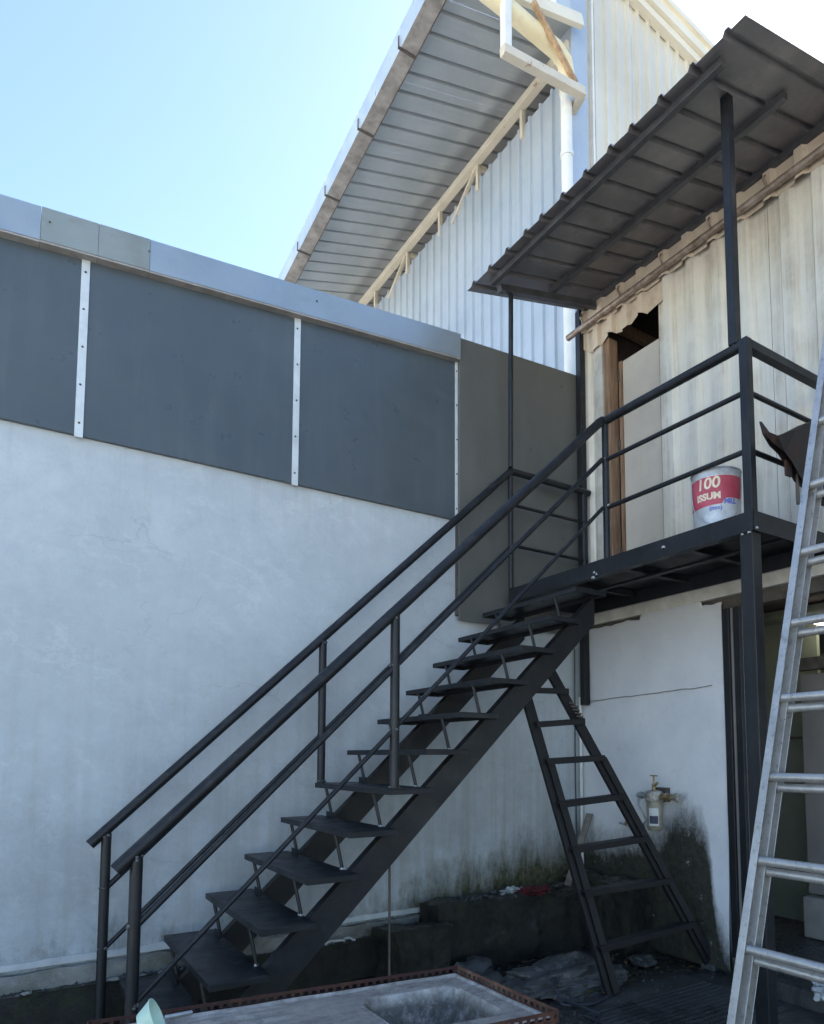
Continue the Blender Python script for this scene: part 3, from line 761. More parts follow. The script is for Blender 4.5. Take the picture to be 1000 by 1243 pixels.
# lower doorway frame profiles
for y, w, x0, mt in ((2.805, 0.026, CX - 0.04, 'steel'), (2.765, 0.016, CX - 0.02, 'grey_panel'), (2.73, 0.026, CX - 0.03, 'steel'), (2.70, 0.014, CX + 0.0, 'galv')):
    g = MB(); g.box(x0, CX + 0.12, y - w, y + w * 0.9, 0.12, 2.40); g.build('door_frame', M[mt], cab, bevel=0.003)
# ground floor room
g = MB(); g.box(CX + 0.12, 8, 3.9, 4.0, 0, 2.56); g.box(7.9, 8, -3, 3.9, 0, 2.56); g.build('room_wall', M['lower_int'], cab)
g = MB(); g.box(3.84, 8, -3, 2.70, 0.0, 0.105); g.box(CX + 0.125, 8, 2.70, 3.9, 0.0, 0.105); g.build('room_floor', M['rock'], cab, bevel=0.008)
g = MB(); g.box(5.3, 5.34, 2.9, 3.9, 0.13, 2.5); g.build('partition_panel', M['green_panel'], cab)
g = MB(); g.box(5.28, 5.3, 2.9, 3.9, 1.55, 1.57); g.box(5.28, 5.3, 3.38, 3.40, 0.13, 2.5); g.build('partition_joint', M['dark_iron'], cab)
for a, b_ in ((2.19, 2.86), (1.5, 2.18), (0.8, 1.49)):
    g = MB(); g.box(4.98, 5.02, a, b_, 0.42, 2.02); g.build('partition_panel', M['grey_panel'], cab, bevel=0.004)
g = MB(); g.box(4.93, 5.05, 0.5, 2.88, 0.11, 0.40); g.build('partition_base', M['concrete'], cab, bevel=0.01)
g = MB(); g.box(4.95, 5.03, 0.5, 2.88, 2.05, 2.14); g.build('partition_head', M['dark_iron'], cab)
lmp = MB(); lmp.box(5.10, 5.42, 2.55, 2.85, 2.425, 2.47)
lm = lmp.build('ceiling_lamp', M['lamp'], cab); lm['label'] = 'lit ceiling lamp inside the ground floor room'
g = MB(); g.box(5.08, 5.44, 2.53, 2.87, 2.471, 2.498); g.build('lamp_housing', M['alu_strip'], lm)
g = MB(); g.box(5.05, 7.9, -3, 3.9, 2.50, 2.55); g.build('ceiling', M['green_panel'], cab)

# ================================================================== STAIRCASE
st = thing('staircase', 'dark painted steel staircase climbing along the grey wall to the landing', 'staircase', (1.8, 3.55, 0))
YN, YF = 3.08, 4.03
NT = 12
def tx(k): return 0.78 + 0.212 * (k - 2)
def tz(k): return 0.453 + 0.2 * (k - 2)
g = MB()
L, B_, D = 0.262, 0.97, 0.030
x0, x1, y0, y1 = 0, L, YN - 0.02 - 3.55, YF + 0.005 - 3.55
t_ = 0.004
g.box(x0, x1, y0, y1, -t_, 0)
g.box(x0, x0 + t_, y0, y1, -D, -t_); g.box(x1 - t_, x1, y0, y1, -D, -t_)
g.box(x0 + t_, x1 - t_, y0, y0 + t_, -D, -t_); g.box(x0 + t_, x1 - t_, y1 - t_, y1, -D, -t_)
tread0 = None
for k in range(1, NT + 1):
    p = (tx(k), 3.55, tz(k))
    if tread0 is None:
        gg = MB(); gg.v = [(a + p[0], b2 + p[1], c + p[2]) for a, b2, c in g.v]; gg.f = g.f
        tread0 = gg.build('tread', M['steel'], st, bevel=0.0015, loc=p)
        tr = tread0
    else: tr = clone(tread0, p, st)
    # lug on the rear edge
    gg = MB(); gg.box(p[0] + L - 0.03, p[0] + L - 0.024, 3.80, 3.90, p[2] + 0.0005, p[2] + 0.035); gg.build('lug', M['steel'], tr)
# stringers: deep channels under the treads
slope = 0.2 / 0.212
for ys in (3.17, 3.88):
    g = MB()
    def zt(x): return tz(2) - 0.003 + slope * (x - tx(2) - 0.262) - 0.01
    xa, xb = 0.60, 3.17
    dv = 0.182
    poly = [(xa, max(zt(xa), 0.0)), (xb, zt(xb)), (xb, zt(xb) - dv), (xa + 0.20, 0.0), (xa, 0.0)]
    g.prism(poly, lambda p, t, ys=ys: (p[0], t, p[1]), ys, ys + 0.006)
    # flanges
    a = (xa, ys, zt(xa)); 
    for off in (0.0, -dv + 0.006):
        xs_ = xa if off == 0 else xa + 0.20
        g.add([(xs_, ys + .006, zt(xs_) + off), (xb, ys + .006, zt(xb) + off), (xb, ys + 0.055, zt(xb) + off), (xs_, ys + 0.055, zt(xs_) + off),
               (xs_, ys + .006, zt(xs_) + off - 0.006), (xb, ys + .006, zt(xb) + off - 0.006), (xb, ys + 0.055, zt(xb) + off - 0.006), (xs_, ys + 0.055, zt(xs_) + off - 0.006)],
              [(0, 1, 2, 3), (7, 6, 5, 4), (0, 4, 5, 1), (1, 5, 6, 2), (2, 6, 7, 3), (3, 7, 4, 0)])
    g.build('stringer', M['steel'], st)
    g = MB(); g.box(0.56, 0.90, ys - 0.03, ys + 0.08, 0.0, 0.012); g.build('base_plate', M['steel'], st)
# brace rods and weld dabs
for k in range(1, NT):
    for y in (3.235, 3.86):
        p0 = Vector((tx(k) + L - 0.008, y, tz(k))); p1 = Vector((tx(k + 1) + 0.007, y + 0.028, tz(k + 1) - 0.004))
        g = MB(); g.tube([p0, p1], 0.0095, 8); r_ = g.build('brace_rod', M['steel'], st, smooth=True)
        g = MB()
        for q in range(3):
            c = p0 + Vector((random.uniform(-.008, .008), random.uniform(-.01, .01), 0.003)); rr = random.uniform(0.006, 0.010)
            g.lathe([(rr, -0.003), (rr * .8, 0.003), (0.0005, 0.006)], c, 7)
        if y < 3.5: g.build('weld', M['weld'], r_)
# hand rails
KX, ZR = 3.17, 3.585
def zr(x): return 0.985 + (3.585 - 0.985) / (3.17 - 0.43) * (x - 0.43)
for y, rr in ((YN, 0.029), (YF, 0.027)):
    g = MB(); g.tube([(0.405, y, zr(0.405) - 0.0), (KX - 0.02, y, zr(KX - 0.02)), (KX + 0.01, y, ZR + 0.003)], rr, 14)
    g.build('handrail', M['steel'], st, smooth=True)
    for px in (0.482, 1.665):
        base = 0.0 if px < 1 else tz(6)
        g = MB(); g.tube([(px, y, base), (px, y, zr(px) - 0.02)], 0.0245, 14); g.build('rail_post', M['steel'], st, smooth=True)
    for xa, za, xb, zb in ((0.49, 0.735, 3.17, 3.325), (0.49, 0.425, 3.17, 3.005)):
        g = MB(); g.tube([(xa, y, za), (xb, y, zb)], 0.0125 if za < 0.6 else 0.0150, 10); g.build('rail_bar', M['steel'], st, smooth=True)
g = MB(); g.box(1.63, 1.72, YN - 0.03, YN + 0.03, tz(6) + 0.001, tz(6) + 0.006); g.build('post_foot', M['steel'], st)

rnd2 = random.Random(5)
for y in (YN, YF):
    g = MB()
    for c, rad_ in [((0.482, y, zr(0.482) - 0.03), 0.024), ((1.665, y, zr(1.665) - 0.03), 0.024), ((1.665, y, tz(6) + 0.004), 0.026), ((0.482, y, 0.735), 0.024), ((0.482, y, 0.425), 0.024), ((1.665, y, 0.735 + 0.9664 * 1.175), 0.024), ((1.665, y, 0.425 + 0.9627 * 1.175), 0.024)]:
        for q in range(5):
            a = rnd2.uniform(2.6, 5.8); rr = rnd2.uniform(0.004, 0.008)
            cc = (c[0] + rad_ * math.cos(a), c[1] + rad_ * math.sin(a), c[2] + rnd2.uniform(-.008, .010))
            g.lathe([(0.0005, -rr), (rr * .8, -rr * .6), (rr, 0), (rr * .8, rr * .6), (0.0005, rr)], cc, 7)
    g.build('weld', M['weld_dark'], st)

# ================================================================== LANDING
ld = thing('landing', 'dark steel landing platform with guard rails in front of the upper cabin door', 'platform', (3.6, 3.0, 0))
LX0, LX1, LY0, LY1, LZ = 3.17, 3.985, 2.035, 4.06, 2.673
g = MB(); g.box(LX0 + 0.005, LX1, LY0 + 0.005, LY1, LZ - 0.008, LZ - 0.002); g.build('deck_plate', M['steel'], ld)
g = MB(); g.box(LX0 - 0.006, LX0 + 0.002, LY0, LY1, LZ - 0.105, LZ); g.box(LX0 + 0.002, LX0 + 0.045, LY0, LY1, LZ - 0.105, LZ - 0.098); g.build('edge_beam', M['steel'], ld, bevel=0.001)
g = MB(); g.box(LX0 + 0.003, LX1, LY0 - 0.006, LY0 + 0.002, LZ - 0.105, LZ - 0.0005); g.build('edge_beam', M['steel'], ld, bevel=0.001)
g = MB(); g.box(LX0 + 0.003, LX1, LY1, LY1 + 0.008, LZ - 0.105, LZ - 0.0005); g.build('edge_beam', M['steel'], ld)
g = MB(); g.box(LX1 - 0.006, LX1, LY0 + .003, LY1, LZ - 0.105, LZ - 0.009); g.build('edge_beam', M['steel'], ld)
for y in (2.55, 3.05, 3.55):
    g = MB(); g.box(LX0 + 0.046, LX1 - 0.007, y, y + 0.004, LZ - 0.05, LZ - 0.009); g.box(LX0 + 0.046, LX1 - 0.007, y + 0.004, y + 0.04, LZ - 0.05, LZ - 0.046); g.build('floor_joist', M['steel'], ld)
g = MB(); g.box(3.56, 3.564, LY0 + .01, LY1 - .01, LZ - 0.062, LZ - 0.0505); g.box(3.56, 3.60, LY0 + .01, LY1 - .01, LZ - 0.066, LZ - 0.0625); g.build('floor_joist', M['steel'], ld)
# supports
g = MB(); g.box(3.175, 3.25, 2.045, 2.12, 0.006, LZ - 0.106); g.build('support_post', M['steel'], ld, bevel=0.004)
g = MB(); g.box(3.13, 3.30, 2.0, 2.165, 0.0, 0.006); g.build('base_plate', M['steel'], ld)
g = MB(); g.box(3.955, 4.012, 4.075, 4.13, 1.83, 5.20); g.build('corner_post', M['steel'], ld, bevel=0.003)
g = MB()
for c in ((3.172, 2.06, LZ - 0.108), (3.172, 2.10, LZ - 0.108), (3.19, 2.03, LZ - 0.09), (3.165, 3.16, 2.60), (3.165, 3.17, 2.57), (3.165, 3.14, 2.585), (3.163, 2.6, LZ - 0.05)):
    rr = random.uniform(0.006, 0.013); g.lathe([(rr, -0.006), (rr, 0.002), (rr * .5, 0.008), (0.0004, 0.009)], c, 8)
g.build('weld', M['weld'], ld)
# guard rails: front (along y), right return (along x), wall side (along x)
ZM, ZL = 3.325, 3.008
CR = (3.195, 2.062)
g = MB(); g.tube([(3.195, YN, ZR + .003), (3.195, CR[1], ZR)], 0.028, 14); g.build('guard_rail', M['steel'], ld, smooth=True)
g = MB(); g.bar((3.2205, CR[1], ZR), (3.98, CR[1], ZR), 0.048, 0.05); g.build('guard_rail', M['steel'], ld, bevel=0.004)
g = MB(); g.tube([(3.15, YF, ZR), (3.99, YF, ZR)], 0.026, 14); g.build('guard_rail', M['steel'], ld, smooth=True)
for z in (ZM, ZL):
    g = MB(); g.tube([(3.195, YN, z), (3.195, CR[1], z)], 0.0145, 10); g.build('rail_bar', M['steel'], ld, smooth=True)
    g = MB(); g.tube([(3.195, CR[1], z), (3.98, CR[1], z)], 0.0145, 10); g.build('rail_bar', M['steel'], ld, smooth=True)
    g = MB(); g.tube([(3.17, YF, z), (3.96, YF, z)], 0.0125, 10); g.build('rail_bar', M['steel'], ld, smooth=True)
g = MB(); g.box(3.17, 3.22, CR[1] - .025, CR[1] + .025, LZ, ZR + 0.027); g.build('rail_post', M['steel'], ld, bevel=0.004)
g = MB(); g.tube([(3.197, YN - 0.005, LZ), (3.197, YN - 0.005, ZR)], 0.022, 12); g.build('rail_post', M['steel'], ld, smooth=True)
g = MB(); g.tube([(3.165, YF, LZ), (3.165, YF, ZR)], 0.020, 12); g.build('rail_post', M['steel'], ld, smooth=True)
g = MB(); g.tube([(3.925, YF, LZ), (3.925, YF, ZR)], 0.018, 12); g.build('rail_post', M['steel'], ld, smooth=True)
g = MB()
for c in ((3.195, YN, ZR + 0.028), (3.19, YN - .02, ZM + .012), (3.185, YN - .02, ZL + .01), (3.185, YN, ZL - .02), (3.19, CR[1] + .05, ZR + .03)):
    for q in range(3):
        cc = (c[0] + random.uniform(-.012, .012), c[1] + random.uniform(-.018, .018), c[2] + random.uniform(-.006, .006)); rr = random.uniform(0.006, 0.011)
        g.lathe([(0.0005, -rr), (rr * .8, -rr * .6), (rr, 0), (rr * .8, rr * .6), (0.0005, rr)], cc, 8)
g.build('weld', M['weld'], ld)

# ================================================================== CANOPY over the landing
cp = thing('canopy', 'dark corrugated metal canopy roof above the landing on two thin posts', 'canopy', (3.45, 3.0, 2.7))
def zc(x): return 4.985 + 0.24 * (x - 2.92) - 0.01
cy0, cy1 = 1.765, 4.10
n_sh = 3
wd = (cy1 - cy0) / n_sh
for i in range(n_sh):
    ya = cy0 + i * wd
    wall_sheet(cp, 'roof_sheet', M['canopy'], wd + 0.02, 0.205, lambda s, t, h, ya=ya, i=i: (t, ya + s, zc(t) + h + 0.002 * i), lambda s: 2.83, lambda s: 4.12, rw=0.020, rh=0.028, slope=0.014, jag=0.004, solid=0.002)
for x in (2.935, 3.50, 3.99):
    g = MB(); yb = 3.935 if x < 3.9 else 4.13
    ya = 1.96 if x < 3.6 else 1.9
    g.bar((x, yb, zc(x) - 0.027), (x, ya, zc(x) - 0.027), 0.038, 0.045); g.build('purlin', M['canopy_steel'], cp, bevel=0.002)
for y in (3.915,):
    g = MB(); g.bar((2.98, y, zc(2.98) - 0.075), (4.03, y, zc(4.03) - 0.075), 0.05, 0.05); g.build('rafter', M['canopy_steel'], cp, bevel=0.003)
g = MB(); g.tube([(3.125, 3.975, 3.585), (3.115, 3.945, zc(3.115) - 0.09)], 0.0185, 12); g.build('canopy_post', M['steel'], cp, smooth=True)
g = MB(); g.box(3.165, 3.215, 2.095, 2.143, ZR + 0.020, zc(3.19) - 0.004); g.build('canopy_post', M['steel'], cp, bevel=0.003)

# ================================================================== ALUMINIUM LADDER (foreground right)
al = thing('extension_ladder', 'long aluminium extension ladder leaning up in front of the landing', 'ladder', (1.875, 1.25, 0))
sl = 0.30
ax = Vector((sl, 0, 1)).normalized()           # along the ladder
nf = Vector((-1, 0, sl)).normalized()          # front normal (towards camera side)
LYa, LYb = 1.45, 1.068
def onlad(z, y, dn=0.0, da=0.0):
    p = Vector((2.107 + sl * (z - 0.775), y, z)); return p + nf * dn + ax * da
ztop = 5.9
def ladder_section(yl, yr, dn, z0, z1, rz0, tagk):
    for y, sgn in ((yl, -1), (yr, 1)):
        a = onlad(z0, y, dn); b_ = onlad(z1, y, dn)
        g = MB()
        g.bar(a, b_, 0.004, 0.042, up=nf)                                    # web
        for s in (1, -1):
            off = nf * (s * 0.0195); o2 = Vector((0, -sgn * -0.013, 0))
            g.bar(a + off + Vector((0, sgn * -0.013 * -1, 0)) , b_ + off + Vector((0, sgn * 0.013, 0)), 0.026, 0.003, up=nf)
        g.build('side_rail', M['alu'], al, bevel=0.001)
    k = 0; z = rz0
    while z < z1 - 0.05:
        if z > z0 + 0.05:
            a = onlad(z, yl - 0.0, dn); b_ = onlad(z, yr + 0.0, dn)
            g = MB(); g.tube([a, b_], 0.0155, 12); g.build('rung', M['alu'], al, smooth=True)
        z += 0.2835
ladder_section(LYa, LYb, 0.0, 0.0, 4.6, 0.2105, 0)
ladder_section(LYa - 0.012, LYb + 0.012, -0.034, 0.15, 5.9, 0.2105 - 0.028, 1)
for y in (LYa, LYb):
    g = MB(); p = onlad(0.0, y); g.box(p.x - 0.05, p.x + 0.045, y - 0.02, y + 0.02, 0.0, 0.035); g.build('rubber_foot', M['hose'], al)
for z in (1.9, 2.9, 1.0):
    g = MB(); p = onlad(z, LYa + 0.006, -0.02); g.bar(p - ax * .02, p + ax * .02, 0.010, 0.02, up=nf); g.build('guide_clip', M['dark_iron'], al)

# ================================================================== BLACK LADDER under the stair
bl = thing('black_ladder', 'old black painted tapered ladder leaning up against the stair stringer', 'ladder', (3.5, 3.0, 0))
def blp(z, side):
    # side 0 left, 1 right; tapered pair of rails, top pushed back against the stringer
    t = z / 1.86
    y = 3.0 + 0.31 * t; s = y / 3.0
    zz = (z - EYE) / s + EYE
    xl = 3.087 + (2.44 - 3.087) * (zz / 1.8); xr = 4.035 + (2.715 - 4.035) * (zz / 1.8)
    x = (xl if side == 0 else xr) * s
    return Vector((x, y, z))
for sd in (0, 1):
    g = MB(); g.bar(blp(0, sd), blp(1.86 if sd == 0 else 1.97, sd), 0.028, 0.070, up=(1, 0, 0.2)); g.build('side_rail', M['ladder_black'], bl, bevel=0.003)
    g = MB(); a = blp(0.02, sd) + Vector((0.026 if sd == 0 else 0.024, 0.0, 0)); b_ = blp(1.4, sd) + Vector((0.026, 0.0, 0)); g.bar(a + Vector((0, -0.028, 0)), b_ + Vector((0, -0.028, 0)), 0.05, 0.006, up=(0, 1, 0)); g.build('rail_flange', M['ladder_black'], bl)
for z, dz in ((0.29, 0.03), (0.612, 0.0), (0.865, 0.025), (1.135, 0.03), (1.395, 0.02), (1.62, 0.03), (1.83, 0.01)):
    a = blp(z, 0); b_ = blp(z + dz, 1); d = (b_ - a).normalized()
    g = MB(); g.bar(a + Vector((0, -0.012, 0)) - d * 0.015, b_ + Vector((0, -0.012, 0)) + d * 0.03, 0.075, 0.012, up=(0, 0, 1))
    g.bar(a + Vector((0, -0.05, -0.014)) - d * 0.012, b_ + Vector((0, -0.05, -0.014)) + d * 0.028, 0.006, 0.034, up=(0, 0, 1))
    rg = g.build('rung', M['ladder_black'], bl, bevel=0.002)
g = MB()
for k in range(5):
    p = blp(1.66 + 0.021 * k, 1) + Vector((0.035 + random.uniform(0, .015), -0.01, 0)); q = blp(1.66 + 0.021 * k, 1) + Vector((-0.03, -0.04, 0.01))
    g.tube([p, (p + q) / 2 + Vector((0, -0.03, 0)), q], 0.007, 6)
g.build('rope_lashing', M['dark_iron'], bl)
g = MB(); p = blp(0.0, 1); g.box(p.x - 0.06, p.x + 0.06, p.y - 0.06, p.y + 0.05, 0.0, 0.045); g.build('foot_block', M['rock'], bl, bevel=0.012)

# ================================================================== SINK ON RUSTY FRAME (foreground)
TZ = 0.60
c00 = Vector((0.262, 2.462, 0)); c10 = Vector((1.533, 2.307, 0)); c11 = Vector((1.545, 1.735, 0)); c01 = Vector((0.262, 1.88, 0))
fr = thing('table_frame', 'rusty perforated angle iron frame table holding the sink in the foreground', 'table frame', (0.9, 2.1, 0))
def perf_bar(a, b_, z0, z1, th, inward, mat, name):
    """upright flange with a row of slots: two long strips joined by webs, plus a horizontal flange"""
    g = MB(); d = (b_ - a).normalized(); L_ = (b_ - a).length; u = Vector((0, 0, 1))
    h = z1 - z0
    g.bar(a + u * (z0 + h * 0.18), b_ + u * (z0 + h * 0.18), th, h * 0.36)
    g.bar(a + u * (z1 - h * 0.14), b_ + u * (z1 - h * 0.14), th, h * 0.28)
    s = 0.0; zc_ = z0 + h * 0.54
    while s < L_:
        p = a + d * s; q = a + d * min(s + 0.012, L_)
        g.bar(p + u * zc_, q + u * zc_, th, h * 0.36)
        s += 0.030
    g.bar(a + u * (z0 + th / 2) + inward * 0.02, b_ + u * (z0 + th / 2) + inward * 0.02, 0.036, th)
    return g.build(name, mat, fr)
nrm_far = Vector((-0.12, -0.99, 0)); 
perf_bar(c00, c10, TZ - 0.040, TZ + 0.000, 0.003, nrm_far, M['rust_frame'], 'angle_rail')
o_ = perf_bar(c10, c11, TZ - 0.040, TZ + 0.000, 0.003, Vector((-0.99, 0, 0)), M['rust_bright'], 'angle_rail')
perf_bar(c01, c11, TZ - 0.040, TZ + 0.000, 0.003, Vector((0.1, 0.99, 0)), M['rust_frame'], 'angle_rail')
perf_bar(c00, c01, TZ - 0.040, TZ + 0.000, 0.003, Vector((0.99, 0, 0)), M['rust_frame'], 'angle_rail')
for c, ix, iy in ((c00, 1, -1), (c10, -1, -1), (c11, -1, 1), (c01, 1, 1)):
    g = MB(); g.box(c.x + ix * .004, c.x + ix * 0.007, min(c.y + iy * .004, c.y + iy * 0.04), max(c.y + iy * .004, c.y + iy * 0.04), 0, TZ - 0.045)
    g.box(min(c.x + ix * .0075, c.x + ix * 0.04), max(c.x + ix * .0075, c.x + ix * 0.04), c.y + iy * .004, c.y + iy * 0.007, 0, TZ - 0.045)
    g.build('leg', M['rust_frame'], fr)
for a, b_ in ((c00, c10), (c10, c11), (c01, c11)):
    g = MB(); g.bar(a + Vector((0, 0, 0.16)), b_ + Vector((0, 0, 0.16)), 0.003, 0.036); g.build('brace', M['rust_frame'], fr)
for k in range(14):
    t = (k + .5) / 14
    for a, b_ in ((c10, c11),):
        pass
# sink
sk = thing('sink', 'dirty stainless steel sink with drainboard and one basin lying on the rusty frame', 'sink', (0.9, 2.1, TZ - 0.16))
SZ = TZ - 0.028
def skf(u, v):
    uu = 0.012 + u * 0.976; vv = 0.022 + v * 0.956
    a = c00.lerp(c10, uu); b_ = c01.lerp(c11, uu); p = a.lerp(b_, vv)
    z = SZ
    # raised rim
    e = min(u, 1 - u) * 1.27; e2 = min(v, 1 - v) * 0.57; ed = min(e, e2)
    if ed < 0.022: z += 0.009 * math.sin(min(1, ed / 0.022) * math.pi) + (0.003 if ed < 0.004 else 0)
    # basin: rounded rectangle
    cx, cy, hx, hy, rr = 0.785, 0.50, 0.152, 0.235, 0.07
    X = abs(u - cx) * 1.27; Y = abs(v - cy) * 0.57; HX, HY = hx * 1.27, hy * 0.57 + 0.045
    dx = max(X - (HX - rr), 0); dy = max(Y - (HY - rr), 0)
    sd = math.hypot(dx, dy) - rr if (dx > 0 or dy > 0) else max(X - HX, Y - HY)
    if sd < 0:
        t = min(1, -sd / 0.05); z -= 0.135 * (t * t * (3 - 2 * t)) ; z -= 0.01 * min(1, -sd / .15)
    elif sd < 0.014: z -= 0.004 * (1 - sd / 0.014)
    # drainboard ribs and dents
    if u < 0.46 and 0.07 < v < 0.93 and u > 0.04:
        z += 0.0035 * math.sin(v * 2 * math.pi * 9) * min(1, (0.46 - u) * 12)
    z += 0.003 * noise.noise(Vector((u * 7, v * 4, 2)))
    return (p.x, p.y, z)
g = MB(); g.grid(skf, 170, 90); g.build('sink_top', M['stainless'], sk, smooth=True, recalc=False, solid=0.001)
wp = Vector(skf(0.785, 0.5))
g = MB(); g.lathe([(0.045, 0.002), (0.043, 0.005), (0.034, 0.004), (0.032, -0.001), (0.0005, -0.002)], wp, 20); g.build('drain', M['galv'], sk, smooth=True)
# soap scraps / crumpled wet paper in basin
def lump(name, c, r, mat, seed, sq=(1, 1, 0.6), amp=0.45, sub=3, parent=None, freq=1.6):
    bm = bmesh.new(); bmesh.ops.create_icosphere(bm, subdivisions=sub, radius=1)
    vs = []; 
    for v in bm.verts:
        n_ = noise.fractal(v.co * freq + Vector((seed, 0, seed)), 1.0, 2.0, 4); k = 1 + amp * n_
        vs.append((c[0] + v.co.x * k * r * sq[0], c[1] + v.co.y * k * r * sq[1], max(c[2] + v.co.z * k * r * sq[2], c[2] - r * sq[2] * 0.6)))
    fs = [tuple(v.index for v in f.verts) for f in bm.faces]; bm.free()
    g = MB(); g.add(vs, fs)
    return g.build(name, mat, parent, smooth=True)
ppl = [('crumpled white plastic scrap nearest the basin drain', 0.74, 0.56, 0.040), ('small white scrap at the left side of the basin', 0.71, 0.42, 0.028), ('white crumpled wrapper at the right of the basin', 0.85, 0.55, 0.036)]
for i, (lb, u, v, r) in enumerate(ppl):
    p = skf(u, v)
    o = lump('plastic_scrap', (p[0], p[1], p[2] + r * 0.3), r, M['white_plastic'], 3 + i * 5, (1.2, 1, 0.55), 0.9, 3, freq=2.6)
    tag(o, lb, 'litter', 'plastic scraps in the basin')
# mint dish
md_ = MB()
p0 = skf(0.13, 0.42)
md_.lathe([(0.030, 0.0), (0.038, 0.002), (0.060, 0.045), (0.063, 0.047), (0.063, 0.050), (0.059, 0.049), (0.036, 0.006), (0.0005, 0.004)], (0, 0, 0), 28)
q = Matrix.Rotation(math.radians(-52), 3, 'Y') @ Matrix.Rotation(math.radians(0), 3, 'X')
q = Matrix.Rotation(math.radians(-18), 3, 'Z') @ Matrix.Rotation(math.radians(66), 3, 'Y')
vv = [q @ Vector(p) for p in md_.v]; mz = min(p.z for p in vv)
bx = Vector((0.385, 2.275, SZ + 0.006))
md_.v = [tuple(p + bx - Vector((0, 0, mz))) for p in vv]
tag(md_.build('plastic_dish', M['mint'], None, smooth=True), 'small mint green plastic dish tipped on the left end of the sink', 'dish')
g = MB(); g.box(0.475, 0.56, 2.395, 2.41, SZ + 0.012, SZ + 0.020); tag(g.build('brush_handle', M['white_plastic'], None, bevel=0.003), 'short white plastic handle lying at the far edge of the sink', 'handle')

# ================================================================== PAINT BUCKET on the landing
bk = thing('paint_bucket', 'used red and silver paint tin standing on the landing edge', 'bucket', (3.34, 2.33, LZ))
bc = Vector((3.335, 2.362, LZ - 0.002)); R0, R1, HH = 0.126, 0.132, 0.335
g = MB(); g.lathe([(0.0005, 0.004), (R0 - 0.006, 0.004), (R0, 0.0), (R0 + 0.003, 0.006), (R0, 0.014), (R0 + (R1 - R0) * .25, 0.08), (R1, HH - 0.05), (R1 + 0.003, HH - 0.045), (R1 + 0.001, HH - 0.038), (R1, HH - 0.008), (R1 + 0.005, HH - 0.004), (R1 + 0.005, HH), (R1 - 0.003, HH), (R1 - 0.005, HH - 0.01), (R0 - 0.004, 0.02), (0.0005, 0.018)], bc, 40)
g.build('can_body', M['tin'], bk, smooth=True)
def rad(z): return R0 + (R1 - R0) * (z / HH) + 0.0012
to_cam = math.atan2(-bc.y, -bc.x)
def onb(s, z, dr=0.0):
    a = to_cam + s / R1; r = rad(z) + dr
    return (bc.x + math.cos(a) * r, bc.y + math.sin(a) * r, bc.z + z)
g = MB()
def lbl(u, v):
    s = -0.42 + 0.84 * u
    zlo = 0.125 + 0.006 * math.sin(s * 9) + (0.03 if s > 0.03 else 0.0) * min(1, max(0, (s - 0.0) / 0.05)); zhi = 0.292
    return onb(s, zlo + (zhi - zlo) * v)
g.grid(lbl, 60, 2); g.build('red_label', M['tin_red'], bk, smooth=True, recalc=False)
def text_on(txt, size, s0, z0, mat, name, flipsign=1, shear=0.0, bold=0.0):
    cu = bpy.data.curves.new('lettering', 'FONT'); cu.body = txt; cu.size = size; cu.extrude = 0.0; cu.offset = bold; cu.shear = shear
    ob = bpy.data.objects.new('lettering_tmp', cu); COL.objects.link(ob)
    bpy.context.view_layer.update()
    dg = bpy.context.evaluated_depsgraph_get(); me = bpy.data.meshes.new_from_object(ob.evaluated_get(dg))
    g = MB(); g.add([onb(s0 + flipsign * v.co.x, z0 + v.co.y, 0.0010) for v in me.vertices], [tuple(p.vertices) for p in me.polygons])
    bpy.data.objects.remove(ob); bpy.data.meshes.remove(me)
    return g.build(name, mat, bk, recalc=False)
text_on('100', 0.088, -0.112, 0.220, M['tin_cream'], 'lettering', 1, 0.1, 0.002)
text_on('ISSUM', 0.052, -0.114, 0.158, M['tin_cream'], 'lettering', 1, 0.0, 0.0022)
text_on('(mm)', 0.032, -0.040, 0.096, M['tin_blue'], 'lettering', 1, 0.0, 0.0012)
text_on('MILL', 0.036, 0.040, 0.128, M['tin_blue'], 'lettering', 1, 0.0, 0.0025)
g = MB(); hp = []
for k in range(17):
    a = to_cam - 1.3 + 2.6 * k / 16; rr = 0.160 if 0 < k < 16 else 0.134
    hp.append((bc.x + math.cos(a) * (R1 + 0.004 + 0.030 * math.sin(math.pi * k / 16)), bc.y + math.sin(a) * (R1 + 0.004 + 0.03 * math.sin(math.pi * k / 16)), bc.z + HH - 0.03 - (HH - 0.035) * math.sin(math.pi * k / 16) ** 0.55))
g.tube(hp, 0.003, 6); g.build('bail_handle', M['galv'], bk, smooth=True)

# ================================================================== WATER FILTER on the white wall
wf_ = thing('water_filter', 'beige cylindrical water filter with brass tap on the white wall behind the black ladder', 'water filter', (3.95, 3.36, 0.88))
fc_ = Vector((3.915, 3.355, 0.89))
g = MB(); g.lathe([(0.0005, 0.0), (0.045, 0.0), (0.052, 0.01), (0.054, 0.03), (0.056, 0.20), (0.058, 0.215)], fc_, 24); g.build('filter_bowl', M['filter_body'], wf_, smooth=True)
g = MB(); g.lathe([(0.062, 0.205), (0.066, 0.215), (0.066, 0.262), (0.058, 0.275), (0.03, 0.282), (0.0005, 0.284)], fc_, 24); g.build('filter_head', M['filter_head'], wf_, smooth=True)
ta = math.atan2(-fc_.y, -fc_.x) - 0.1
def onf(s, z, r=0.0575): 
    a = ta + s / r; return (fc_.x + math.cos(a) * r, fc_.y + math.sin(a) * r, fc_.z + z)
g = MB(); g.grid(lambda u, v: onf(-0.035 + 0.07 * u, 0.035 + 0.125 * v), 10, 2); g.build('label', M['label_white'], wf_, recalc=False, smooth=True)
